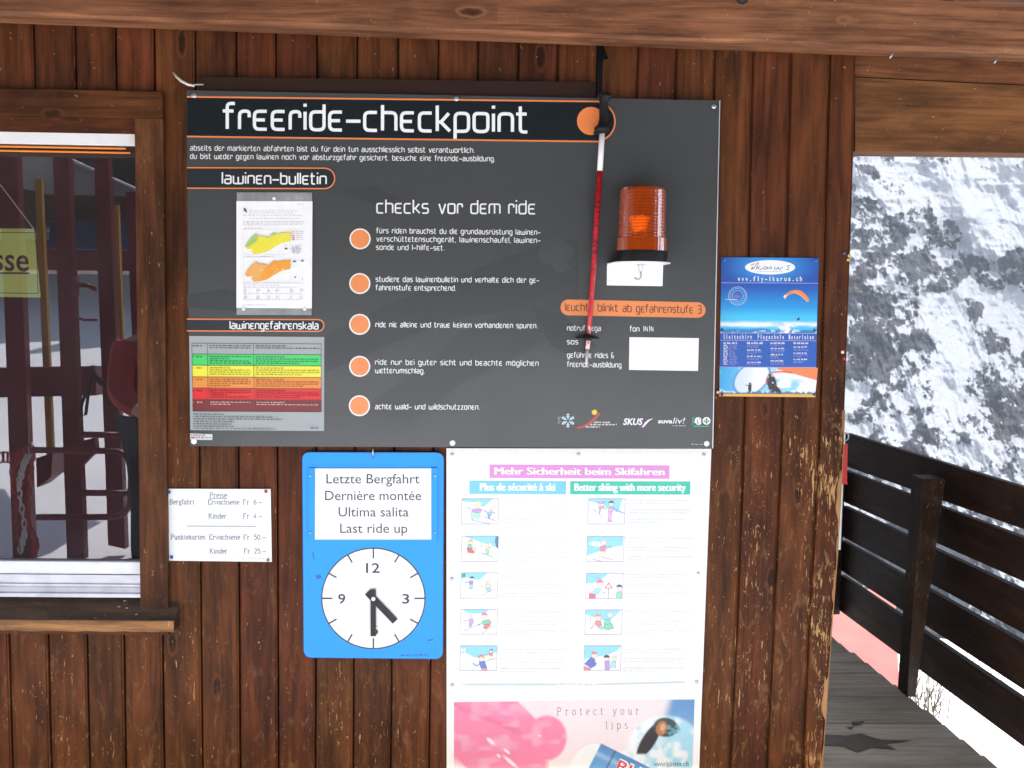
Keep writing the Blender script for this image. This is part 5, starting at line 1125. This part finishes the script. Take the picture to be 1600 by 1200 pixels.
        P_.poly(R_((0, 0), (330, 0), (280, 60), (215, 105), (120, 90), (60, 60), (0, 40)), SKY); P_.line(R_((20, 45), (45, 80), (70, 35)), .6, (.1, .3, .5)); P_.line(R_((45, 80), (50, 120)), .6, (.2, .3, .3))
        fig(P_, T, 118, 70, 30, (.75, .3, .3), (.75, .28, .32), ((.3, .7, .5), ((120, 175), (190, 150), (210, 180), (150, 190))), ((95, 105), (145, 105), (160, 150), (130, 165), (100, 150)), (((100, 115), (60, 180)),))
        fig(P_, T, 232, 45, 28, (.5, .6, .66), (.22, .66, .46), ((.22, .66, .46), ((180, 130), (250, 125), (270, 165), (225, 195), (180, 170))), ((180, 95), (235, 92), (240, 140), (185, 140)), (((185, 105), (180, 135)),), (((.7, .2, .2), (190, 195), (275, 175)),))
    else:
        P_.poly(R_((0, 0), (345, 0), (310, 45), (220, 85), (150, 100), (60, 115), (0, 130)), SKY); fig(P_, T, 95, 88, 27, (.75, .2, .25), (.12, .18, .52), ((.75, .25, .32), ((0, 195), (65, 215), (62, 238), (0, 238))), ((5, 175), (60, 110), (100, 125), (112, 190), (70, 215)), (((95, 150), (120, 175)),)); P_.ell(*T(74, 58), 1.5, 2, (.7, .25, .4), 8)
        fig(P_, T, 212, 120, 27, (.05, .06, .14), (.50, .32, .64), None, ((195, 150), (238, 145), (240, 238), (200, 238))); fig(P_, T, 285, 125, 25, (.6, .68, .62), (.42, .70, .78), None, ((258, 155), (298, 150), (298, 215), (248, 215)))
    P_.line(R_((0, 0), (345, 0), (345, 238), (0, 238)), .6, (.36, .32, .42), closed=True)
    P_.build('illustration', po)
for i, (x, y) in enumerate(((722, 779.5), (721.6, 838), (720.8, 895.3), (720, 952.6), (719.6, 1009.4), (919.6, 779.6), (917.9, 838.2), (916.5, 896), (915, 953.2), (913.4, 1009.2))): pic(i, x, y, 57.4, 39.4 if i % 5 < 3 else 38.4)
# advertisement: lips, snow child in a hood, blue stick (a flat printed picture)
def sm(x, a, b): t = min(1, max(0, (x-a)/(b-a))); return t*t*(3-2*t)
def mixc(a, b, t): return tuple(p*(1-t)+q*t for p, q in zip(a, b))
def ell_(x, y, cx, cy, rx, ry, rot=0.0):
    c, s_ = math.cos(rot), math.sin(rot); dx, dy = x-cx, y-cy; X_, Y_ = dx*c+dy*s_, -dx*s_+dy*c; return math.hypot(X_/rx, Y_/ry)
def n1(x, y): 
    xi, yi = math.floor(x), math.floor(y); fx, fy = x-xi, y-yi; fx = fx*fx*(3-2*fx); fy = fy*fy*(3-2*fy)
    h = lambda a, b: (math.sin(a*127.1+b*311.7)*43758.5453) % 1.0
    return (h(xi, yi)*(1-fx)+h(xi+1, yi)*fx)*(1-fy)+(h(xi, yi+1)*(1-fx)+h(xi+1, yi+1)*fx)*fy
def ad(u, v):
    x, y = u*1400, v*1.0*760          # zoomed-picture units, origin at the print corner
    base = mixc((.78, .70, .72), (.80, .62, .68), sm(700-x, 0, 500)*sm(y, 0, 200)*.5)
    col = base; P1 = (.80, .22, .38); P2 = (.74, .15, .29); P3 = (.82, .50, .60)
    yu = 0+max(0, (x-330))*.0     # upper edge of the upper lip
    up = sm(.0+ (y-(-40)) - max(0, x-330)*.95*(x < 480) - (x >= 480)*(142.5-(x-480)*.12), -10, 14) if x < 560 else 0
    inside = sm(-(ell_(x, y, 540, 215, 118, 130)-1), -.10, .08)
    lowr = ell_(x, y, 240, 330, 430, 150, .62); low = sm(1-lowr, -.06, .10)
    mass = max(up*sm(560-x, -20, 40)*sm(430-(y-x*.55)*1.0, 60, 130), inside, low)
    col = mixc(col, P1, mass)
    crease = abs(y-(20+x*.40+max(0, x-250)*.06)); t = sm(34-crease, 0, 34)*sm(430-x, 0, 90)*mass; col = mixc(col, P2, t*.75)
    col = mixc(col, P3, mass*.45*sm(n1(x/60, y/34), .45, .9)); 
    for gx, gy, ga, gb in ((215, 230, 34, 13), (310, 290, 26, 9), (262, 315, 16, 8), (330, 350, 60, 12), (500, 200, 10, 4)): col = mixc(col, (.84, .80, .82), sm(1-ell_(x, y, gx, gy, ga, gb, .7), -.2, .5)*mass*.9)
    # snow hood and blue sky on the right
    sky = sm(x-(1230-(y-0)*.25), -6, 60)*sm(620-y, -100, 0); skc = mixc((.10, .26, .52), (.20, .42, .66), sm(y, 0, 260))
    col = mixc(col, skc, sky)
    snow = sm(1-ell_(x, y, 1240, 300, 235, 215, .25), -.03, .10); snow = max(snow, sm(1-ell_(x, y, 1100, 380, 230, 120, -.2), -.05, .12))
    sc_ = mixc((.78, .84, .87), (.36, .66, .80), sm(n1(x/45+3, y/45)+.35*n1(x/18, y/18)+(x-1100)/900, .55, 1.15)); col = mixc(col, sc_, snow)
    arm = sm(1-ell_(x, y, 1140, 235, 40, 120, .55), -.1, .1)*sm(y, 110, 140)*sm(315-y, -8, 8); col = mixc(col, (.015, .015, .03), arm)
    col = mixc(col, (.03, .05, .05), sm(1-ell_(x, y, 1235, 160, 72, 56, .15), -.10, .10))
    col = mixc(col, (.10, .30, .34), sm(1-ell_(x, y, 1275, 175, 50, 38, .2), -.1, .3)*sm(n1(x/12, y/12), .3, .7))
    col = mixc(col, (.42, .17, .06), sm(1-ell_(x, y, 1212, 165, 32, 44, .2), -.1, .15)); col = mixc(col, (.62, .36, .22), sm(1-ell_(x, y, 1218, 160, 17, 25, .2), -.1, .3)); col = mixc(col, (.75, .2, .2), sm(1-ell_(x, y, 1222, 192, 10, 5), -.1, .3))
    # the blue stick
    a_ = .46; c_, s_ = math.cos(a_), math.sin(a_); lx, ly = (x-860)*c_+(y-250)*s_, -(x-860)*s_+(y-250)*c_
    if 0 < lx < 900 and 0 < ly < 330:
        capc = mixc((.82, .84, .86), (.5, .62, .75), sm(ly, 40, 300)); tube_ = mixc((.10, .32, .62), (.01, .08, .30), sm(abs(ly-110), 20, 220)); tube_ = mixc(tube_, (.45, .62, .80), sm(26-abs(ly-62), 0, 26)*.5)
        cc = tube_; 
        if abs(lx-95) < 4: cc = (.02, .06, .2)
        col = cc
    if -110 < lx <= 0 and 10 < ly < 320 and ell_(lx, ly, 0, 165, 108, 155) < 1: col = mixc((.80, .83, .85), (.55, .68, .80), sm(ly, 120, 320))
    return col
ADQ = [(709.4, 1097.2), (1085.4, 1093), (1079, 1297), (709.4, 1301)]
P_ = Print(TY-.0004); P_.image(ADQ, 260, 142, ad); P_.build('advertisement', po)
P_ = Print(TY-.0008); VI = (.36, .22, .34)
def spaced(s, x0, x1, b0, b1, xh):
    n_ = len(s); tot = sum(.5 if c == ' ' else SG[c][0]*xh for c in s); 
    stroke_text(P_, SG, s, x0, b0, x1, b1, xh, 1.0, VI, rnd=0, gap=.85, justify=False, space=1.3)
spaced('Protect your', 870.5, 998, 1117.6, 1116.2, 8.2); spaced('lips.', 946.5, 989, 1139, 1138.4, 8.2)
stroke_text(P_, SG, 'www.blistex.ch', 1022, 1197.4, 1076, 1196.6, 4.6, .9, (.04, .08, .2), rnd=0, gap=.15, justify=False)
sans(P_, 'BLISTEX', 961, 1204, 1078, 1204, 19, (.85, .85, .85), bold=.06, rot=.40); sans(P_, 'BLISTEX', 961.5, 1203.5, 1078, 1203.5, 17.5, (.62, .03, .04), bold=.01, rot=.40)
P_.build('advert_lettering', po)
for px, py in ((706.6, 710.4), (904, 710), (1099.6, 710.6), (706, 904.5), (1091, 896.2), (706.6, 1070.3), (1088.6, 1065.2)): screw(px, py, TY-.0002, po, .0062)
# ---- blue paragliding poster
IY = -.005
ik = thing('flying_school_poster', 'blue paragliding school poster pinned to the planks right of the board', 'poster', tuple(W(1201, 512, IY)))
IQ = [(1127, 401.8), (1279.4, 403), (1274, 620.8), (1123.8, 619)]
panel('poster_sheet', IQ, IY, IY+.002, plain('poster_blue_paper', (.02, .10, .42), .4, var=.03), ik)
def iz(x, y): return (1100+x/4.617, 380+y/4.617)
IG = 'ink_gloss'
def ip(P_, pts, c): P_.poly([iz(*q) for q in pts], c)
P_ = Print(IY-.0002)
def topband(u, v):
    d = ell_(u, v, .5, .35, .42, .75); return mixc((.03, .25, .62), (.012, .075, .36), sm(d, .3, 1.3))
P_.image([iz(126, 101), iz(827, 106), iz(824, 286), iz(124, 284)], 30, 12, topband)
def skyp(u, v):
    n_ = n1(u*6+v*3, v*14)+.5*n1(u*17, v*30+5)
    c = mixc((.012, .085, .40), (.015, .30, .68), sm(v, .0, .55)); c = mixc(c, (.06, .52, .78), sm(v, .45, .72))
    c = mixc(c, (.80, .82, .84), sm(v-.03*n_, .72, .80)*sm(.86+.05*n_-v, 0, .05)*sm(n_+.5-abs(v-.80)*3, .5, 1.0))
    ridge = .84+.10*n1(u*7+2, 1)-.07*sm(.12-abs(u-.68), 0, .12); m_ = sm(v-ridge, 0, .02); c = mixc(c, mixc((.03, .22, .50), (.55, .70, .80), sm(n1(u*22, v*26+9), .45, .7)), m_)
    c = mixc(c, (.82, .82, .82), sm(.07-abs(u-.66-.5*(v-.88)), 0, .03)*sm(v, .84, .88)*sm(n1(u*30, v*20), .3, .5)); return c
P_.image([iz(124, 290), iz(823, 292), iz(812, 650), iz(116, 645)], 100, 54, skyp)
def lowp(u, v):
    c = mixc((.05, .40, .72), (.28, .62, .80), sm(u, .0, .5)); n_ = n1(u*9, v*6)
    c = mixc(c, (.82, .84, .84), sm(n_+u*.5+v*.3, .75, 1.05)); d = ell_(u, v, .33, .42, .17, .62, .1)
    c = mixc(c, (.10, .30, .62), sm(1.12-d, 0, .06)); c = mixc(c, mixc((.82, .83, .82), (.62, .72, .80), sm(u, .40, .2)), sm(1.0-d, 0, .08))
    red = sm(.05-abs(v-(.16+3.2*(u-.63)**2)), 0, .04)*sm(u, .50, .54)*sm(.76-u, 0, .03); 
    orange = sm((.06+(u-.58)*1.0)-v, -.02, .03)*sm(u, .58, .60); c = mixc(c, (.80, .20, .04), orange*.95); c = mixc(c, (.72, .06, .04), red)
    f1 = max(sm(1-ell_(u, v, .315, .78, .018, .20), -.1, .15), sm(1-ell_(u, v, .315, .63, .014, .06), -.1, .2), sm(1-ell_(u, v, .30, .68, .04, .02), 0, .3)); c = mixc(c, (.02, .03, .05), f1)
    f2 = max(sm(1-ell_(u, v, .54, .60, .052, .38, -.06), -.1, .15)*sm(n1(u*60, v*22), .12, .3), sm(1-ell_(u, v, .60, .85, .035, .2, -.2), -.1, .2)); c = mixc(c, (.035, .03, .03), f2)
    c = mixc(c, (.5, .03, .05), sm(1-ell_(u, v, .49, .5, .012, .10), -.1, .3)); g = sm(v-(.88+.08*n1(u*40, 1)), 0, .03); c = mixc(c, (.03, .10, .14), g*.85); return c
P_.image([iz(112, 896), iz(822, 898), iz(803, 1090), iz(112, 1084)], 110, 34, lowp)
ip(P_, ((110, 1086), (804, 1090), (803, 1111), (110, 1104)), (.78, .42, .06)); P_.build('poster_pictures', ik, IG)
P_ = Print(IY-.0005)
P_.ell(*iz(477, 174), 39.2, 11.3, (.84, .84, .83), 48)
LN = (.50, .45, .72)
for a_, b_ in (((124, 285), (824, 289)), ((116, 648), (812, 652)), ((116, 700), (812, 704)), ((112, 893), (808, 896))): P_.line([iz(*a_), iz(*b_)], .7, LN)
P_.ring(*iz(243, 381), 14.2, 14.3, .6, (.6, .7, .82)); P_.ring(*iz(243, 381), 12, 12, 1.0, (.25, .42, .68)); P_.ring(*iz(243, 381), 8.6, 8.7, .5, (.6, .7, .82))
ip(P_, ((215, 388), (232, 372), (245, 380), (262, 388)), (.7, .05, .08)); P_.line([iz(155, 405), iz(240, 407)], .8, (.7, .76, .85))
up_ = [(580, 396), (572, 384), (590, 365), (620, 345), (665, 335), (700, 342), (730, 365), (757, 398), (757, 420), (742, 424)]; ip(P_, up_+[(725, 405), (690, 375), (650, 358), (620, 360), (600, 378)], (.80, .24, .09)); ip(P_, ((572, 384), (582, 372), (600, 376), (590, 398), (580, 400)), (.82, .70, .5)); P_.line([iz(q[0], q[1]) for q in ((600, 378), (650, 357), (690, 374), (728, 404), (742, 424))], .6, (.8, .65, .3))
ip(P_, ((672, 548), (680, 538), (692, 540), (688, 552), (676, 560)), (.03, .05, .1)); P_.line([iz(668, 550), iz(690, 545)], .6, (.03, .05, .1)); P_.build('poster_emblems', ik, IG)
P_ = Print(IY-.0009)
LW = (.70, .74, .84)
# handwritten name in the white oval
def z(x, y): return iz(x, y)
for st in ([(340, 188), (352, 168), (345, 190), (362, 178), (385, 140), (395, 142), (375, 190)], [(378, 182), (405, 166)], [(385, 178), (405, 190), (425, 182)], [(452, 172), (435, 168), (428, 185), (442, 190), (458, 170), (455, 188), (470, 182), (478, 170), (490, 170), (480, 190)], [(512, 168), (505, 186), (522, 188), (540, 170), (534, 188), (548, 188), (570, 172)], [(625, 160), (600, 165), (612, 180), (610, 192), (588, 190)]):
    P_.line(rounded([z(*q) for q in st], 1.2), .85, (.09, .10, .20))
P_.line([z(335, 160), z(368, 148)], 1.6, (.8, .35, .08)); P_.words(*z(385, 207), *z(565, 207), 1.0, (.5, .5, .6), seed=700)
def spaced_sans(s, x0, x1, y, cap, bold):
    n_ = len(s); xs = np.linspace(x0, x1, n_)
    for ch, x in zip(s, xs):
        if ch == ' ': continue
        wd_ = (x1-x0)/n_*(.30 if ch in '.il' else .62); sans(P_, ch, x-wd_/2, y, x+wd_/2, y, cap if ch != '.' else cap, LW, bold=bold)
def capfix(s, x0, x1, y, cap, bold): # letters keep their own height over the shared baseline
    spaced_sans(s, x0, x1, y, cap, bold)
capfix('www.fly-ikarus.ch', 1154.5, 1251.5, 439.0, 7.2, .03)
def trk(s, x0, b, x1, cap, bold): sans(P_, s, x0, b, x1, b+.8, cap, LW, bold=bold)
spaced_sans('Gleitschirm', 1131.5, 1173.5, 529.4, 6.8, .03); spaced_sans('Flugschule', 1185, 1223.5, 529.6, 6.8, .03); spaced_sans('Interlaken', 1233.5, 1270.5, 529.9, 6.8, .03)
r = random.Random(12)
for ci, (cx0, cw) in enumerate(((140, 110), (310, 125), (480, 115), (645, 120))):
    P_.words(*iz(cx0, 728), *iz(cx0+cw*.9, 728), 2.6, LW, seed=710+ci)
    for k in range(13):
        y_ = 742+k*11.2
        if ci == 0: P_.words(*iz(cx0, y_), *iz(cx0+36, y_), 1.5, LW, seed=720+k); P_.words(*iz(cx0+44, y_), *iz(cx0+104, y_), 1.0, (.35, .38, .66), seed=740+k, fill=r.uniform(.5, 1))
        elif (k+ci) % 4 == 0: P_.words(*iz(cx0, y_), *iz(cx0+cw*.85, y_), 1.9, LW, seed=760+k+ci*20)
        elif (k+ci) % 4 != 3: P_.words(*iz(cx0, y_), *iz(cx0+cw, y_), 1.0, (.33, .36, .64), seed=780+k+ci*20, fill=r.uniform(.5, 1))
P_.build('poster_lettering', ik)
for px, py in ((145, 120), (803, 125), (130, 625), (795, 630), (128, 1092), (790, 1090)): pin(*iz(px, py), IY, (.015, .08, .22) if py > 500 else (.03, .20, .50), ik, .0050)

# ================================================================ BESIDE THE WALL CORNER
rs = thing('red_hanger', 'red plastic strap hanging from a ring with a thin white strip at the hut corner', 'strap', tuple(W(1319, 720, .05)))
ey = .045
mb = MB(); c = W(1321.5, 682, ey); ring = [(c[0]+.010*math.cos(a), ey, c[2]+.014*math.sin(a)) for a in np.linspace(0, 2*math.pi, 15)]; mb.tube(ring, .0028, 6, cap=False); mb.build('ring', M['steel'], rs, True)
mb = MB(); q = [(1312, 697), (1324.5, 694), (1323.5, 752), (1325, 757), (1310, 756)]; fr = [W(*p, ey) for p in q]; n = len(q); mb.add(fr+[(p[0], p[1]+.02, p[2]) for p in fr], [tuple(range(n)), tuple(range(2*n-1, n-1, -1))]+[(i, n+i, n+(i+1) % n, (i+1) % n) for i in range(n)]); mb.build('red_strap', M['red_plastic'], rs)
mb = MB(); q = [(1300, 757), (1317.5, 757), (1313.5, 859), (1300, 859)]; fr = [W(*p, ey+.02) for p in q]; mb.hexa(fr, [(p[0], p[1]+.02, p[2]) for p in fr]); mb.build('white_strip', M['white_plastic'], rs)

# ================================================================ BEHIND THE GLASS
SYy = .075
ks_ = thing('ticket_office_sign', 'yellow-green ticket office sign hanging on a string inside the window', 'sign', tuple(W(0, 410, SYy)))
panel('card', [(-118, 356), (53, 357.5), (63.5, 465), (-110, 462)], SYy, SYy+.003, plain('yellow_green_card', (.76, .88, .20), .5, var=.03), ks_)
P_ = Print(SYy-.0003); P_.line([(-112, 362.5), (56.5, 363.5), (59.6, 458.5), (-106, 456)], 1.1, (.05, .06, .04), closed=True)
sans(P_, 'Kasse', -58, 421.5, 45, 423.5, 36, (.02, .02, .02), bold=.012); P_.line([(-76, 426), (46, 427)], 2.8, (.02, .02, .02)); P_.build('lettering', ks_)
mb = MB(); mb.tube([tuple(W(-32, 246, SYy)), tuple(W(53, 358, SYy))], .0016, 6); mb.tube([tuple(W(-32, 246, SYy)), tuple(W(-117, 357, SYy))], .0016, 6); mb.build('string', M['white_plastic'], ks_)

# ================================================================ LIFT STATION IN FRONT OF THE HUT (mirrored in the window)
st = thing('lift_station', 'dark red steel lift gate with posts, tubes and machine box mirrored in the ticket window', 'lift gate', (-3, -3.4, 0))
def mr(px, py, Y): return tuple(MR(px, py, Y))
def slab(name, quad, Y, dep, mat, par=st):
    a = [mr(*p, Y) for p in quad]; b = [mr(*p, Y+dep) for p in quad]
    b = [(p[0], 2*GLASS_Y-(Y+dep), p[2]) for p in a]; mb = MB(); mb.hexa(a, b); return mb.build(name, mat, par)
Y0 = G(110, 874, 0)[1]-.03
slab('steel_post', [(-2, 236), (26, 236), (51, 874), (20, 872)], Y0, .07, M['red_steel'])
slab('steel_post', [(82, 236), (106, 236), (132, 874), (105, 874)], Y0, .07, M['red_steel'])
slab('steel_post', [(146, 236), (168, 236), (196, 858), (169, 852)], Y0+.25, .07, M['red_steel'])
slab('steel_post', [(196, 300), (222, 300), (250, 856), (222, 856)], Y0+.25, .16, M['red_steel'])
slab('cross_beam', [(-60, 576), (150, 573), (150, 618), (-60, 622)], Y0+.35, .12, M['red_steel'])
slab('machine_box', [(-80, 372), (240, 378), (240, 424), (-80, 420)], Y0+1.4, .9, M['red_steel'])
slab('blue_cover', [(78, 346), (240, 348), (240, 391), (76, 388)], Y0+1.2, .15, M['blue_panel'])
slab('dark_cover', [(-80, 300), (240, 308), (240, 346), (-80, 344)], Y0+1.35, 1.2, plain('dark_brown_boarding', (.045, .03, .022), .7, var=.2))
mb = MB(); tubes = [[(50, 703), (185, 705), (200, 714), (205, 740), (203, 790), (193, 804), (178, 808), (58, 808)], [(128, 770), (214, 771)], [(128, 679), (190, 680)]]
for t_ in tubes: mb.tube([mr(*p, Y0-.15) for p in rounded(t_, 12)], .020, 8)
mb.build('guard_tube', M['red_steel'], st, True)
for qd, Y in (([(54, 280), (64, 280), (84, 745), (74, 745)], Y0+.5), ([(176, 320), (184, 320), (193, 560), (186, 560)], Y0+.7)): slab('yellow_pole', qd, Y, .04, M['yellow_paint'])
slab('seat_plate', [(126, 690), (148, 684), (150, 705), (128, 728)], Y0-.05, .06, M['red_steel']); slab('side_box', [(56, 716), (82, 708), (80, 745), (58, 762)], Y0+.2, .2, M['red_steel'])
mb = MB(); mb.tube([mr(118, 446, Y0-.05), mr(135, 445, Y0-.05), mr(150, 452, Y0-.05)], .016, 8); mb.tube([mr(118, 494, Y0-.05), mr(130, 500, Y0-.05), mr(152, 500, Y0-.05)], .008, 8); mb.tube([mr(118, 432, Y0-.05), mr(118, 462, Y0-.05)], .024, 8); mb.build('bar_hook', M['red_steel'], st, True)
mb = MB(); mb.tube([mr(142, 572, Y0-.2), mr(150, 590, Y0-.2), mr(196, 628, Y0-.2)], .022, 8); mb.tube([mr(145, 590, Y0-.2), mr(128, 630, Y0-.2), mr(126, 650, Y0-.2), mr(134, 648, Y0-.2), mr(140, 600, Y0-.2)], .010, 8); mb.build('handle_bar', plain('dark_rubber', (.03, .008, .012), .6), st, True)
canopy = thing('station_canopy', 'pale grey sloping canopy of the lift station mirrored at the top of the window', 'canopy', (-3, -6, 3))
slab('canopy_slab', [(-90, 180), (70, 236), (216, 300), (216, 348), (60, 300), (-90, 262)], Y0+2.6, .2, plain('weathered_grey_sheet', (.20, .19, .18), .7, var=.3, scale=3), canopy) if False else None
a = [mr(*p, Y0+2.4) for p in ((-120, 170), (84, 241), (216, 300), (216, 352), (60, 300), (-120, 262))]
mb = MB(); n = 6; mb.add(a+[(p[0]-.8, p[1]-1.6, p[2]+.25) for p in a], [tuple(range(n)), tuple(range(2*n-1, n-1, -1))]+[(i, n+i, n+(i+1) % n, (i+1) % n) for i in range(n)]); mb.build('canopy_slab', plain('weathered_grey_sheet', (.42, .40, .39), .7, var=.35, scale=3), canopy)
mb = MB(); mb.tube([mr(84, 239, Y0+2.38), mr(218, 299, Y0+2.38)], .02, 6); mb.build('canopy_edge', M['alu'], canopy)
cp = [mr(-110, 300, Y0+2.6)[0], mr(-110, 300, Y0+2.6)[1]]; mb = MB(); mb.box((cp[0]-.05, cp[1]-.1, -.2), (cp[0]+.05, cp[1], 3.1)); mb.build('canopy_post', M['red_steel'], canopy)
# red and white chain hung round the first post
chn = thing('barrier_chain', 'red and white plastic chain draped round the lift post mirrored in the window', 'chain', mr(35, 860, Y0-.08))
r = random.Random(3)
for strand, col in (([(48, 702), (30, 712), (18, 730), (24, 780), (26, 860)], RED), ([(50, 700), (38, 722), (28, 760), (40, 830), (30, 862)], WHT), ([(52, 704), (46, 760), (44, 820), (58, 850), (52, 868)], RED), ([(-20, 720), (5, 714), (25, 716)], RED)):
    pts = []
    for k in range(len(strand)-1):
        for t_ in np.linspace(0, 1, 7)[:-1]: pts.append((strand[k][0]*(1-t_)+strand[k+1][0]*t_, strand[k][1]*(1-t_)+strand[k+1][1]*t_))
    mb = MB()
    for i, p in enumerate(pts):
        c = Vector(mr(p[0], p[1], Y0-.10)); d = Vector((1, .3, 0)) if i % 2 else Vector((0, .6, 1)); d.normalize(); u_ = Vector((0, 0, 1)) if i % 2 else Vector((1, 0, 0)); wv_ = u_
        ring = [c+Vector((0, 0, 1))*.034*math.sin(a_)+d*.018*math.cos(a_)*(1 if i % 2 else .4)+Vector((.4, .9, 0))*.012*math.cos(a_)*(0 if i % 2 else 1) for a_ in np.linspace(0, 2*math.pi, 9)]
        mb.tube(ring, .006, 5, cap=False)
    key = 'pin_%s' % (col,); mb.build('chain_strand', M[key], chn, True)['kind'] = 'stuff'
# person in a red jacket standing by the gate (seen at the edge of the glass)
def person():
    YP = Y0-.35; base = Vector(mr(246, 700, YP)); bx, by = base.x, base.y
    root = thing('person', 'person in red jacket and dark trousers mirrored at the right edge of the window', 'person', (bx, by, -.03))
    def skin_mesh(name, pts, edges, rad, mat, par, root_i=0):
        me = bpy.data.meshes.new(name); me.from_pydata([Vector(p)-Vector((0, 0, 0)) for p in pts], edges, []); o = bpy.data.objects.new(name, me); link(o, par)
        md = o.modifiers.new('skin', 'SKIN'); 
        for i, r_ in enumerate(rad): me.skin_vertices[0].data[i].radius = (r_, r_) if not hasattr(r_, '__len__') else r_
        me.skin_vertices[0].data[root_i].use_root = True
        sd = o.modifiers.new('sub', 'SUBSURF'); sd.levels = 1; sd.render_levels = 1; me.materials.append(mat); return o
    # facing +x+y, arms forward on the gate bar
    pts = [(0,0,.90), (0,0,1.10), (0,0,1.30), (0,0,1.45), (0,0,1.53), (.01,.01,1.62), (.01,.01,1.73),
           (.09,0,.88), (.10,.03,.50), (.10,.0,.10), (.10,.13,.05), (-.09,0,.88), (-.10,.05,.50), (-.10,.0,.10), (-.10,.13,.05),
           (.19,0,1.42), (.25,.06,1.16), (.22,.30,1.08), (.22,.38,1.07), (-.19,0,1.42), (-.25,.06,1.16), (-.22,.30,1.08), (-.22,.38,1.07)]
    ed = [(0,1),(1,2),(2,3),(3,4),(4,5),(5,6),(0,7),(7,8),(8,9),(9,10),(0,11),(11,12),(12,13),(13,14),(3,15),(15,16),(16,17),(17,18),(3,19),(19,20),(20,21),(21,22)]
    rad = [.14,.13,.15,.12,.06,.09,.085,.09,.065,.05,.045,.09,.065,.05,.045,.065,.052,.04,.04,.065,.052,.04,.04]
    b = skin_mesh('body', pts, ed, rad, M['skin'], root)
    j = skin_mesh('jacket', [pts[k] for k in (0,1,2,3,15,16,17,19,20,21)], [(0,1),(1,2),(2,3),(3,4),(4,5),(5,6),(3,7),(7,8),(8,9)], [.19,.175,.19,.15,.095,.08,.065,.095,.08,.065], M['red_jacket'], root)
    t_ = skin_mesh('trousers', [pts[k] for k in (0,7,8,9,11,12,13)], [(0,1),(1,2),(2,3),(0,4),(4,5),(5,6)], [.165,.12,.09,.075,.12,.09,.075], M['dark_cloth'], root)
    mb = MB(); mb.lathe((bx+.01, by+.005, 0), [(.105, 1.62), (.115, 1.68), (.11, 1.75), (.08, 1.81), (.01, 1.84)], 16, 'z'); h = mb.build('knitted_hat', M['dark_cloth'], root, True)
    f = skin_mesh('face', [(.01,.095,1.66), (.01,.115,1.645)], [(0,1)], [.014,.012], M['skin'], root)
    root.rotation_euler.z = -.7
    return root
person()
# dark wood far behind the station, thickened to darken board reflections and bounced light
r = random.Random(9); v = []; f = []
for i in range(2300):
    x = r.uniform(-120, 75); y = -(27+85*r.random()**1.3); z0 = -.3+(-y-5)*.06+max(0, -y-22)*.60; h = r.uniform(8, 15); R_ = h*.22; n0 = len(v)
    for L in range(4):
        zb_ = z0+h*(.04+.22*L); rr_ = R_*(1-.22*L)
        for k in range(7): a = 2*math.pi*k/7+L; q = rr_*(1+r.uniform(-.25, .25)); v.append((x+q*math.cos(a), y+q*math.sin(a), zb_+r.uniform(-.3, .3)))
        v.append((x, y, zb_+h*.38)); b0 = n0+L*8; f += [(b0+k, b0+(k+1) % 7, b0+7) for k in range(7)]
tag(mesh_obj('far_forest', v, f, plain('dark_spruce', (.018, .030, .022), .9, var=.3, scale=.5)), kind='stuff')
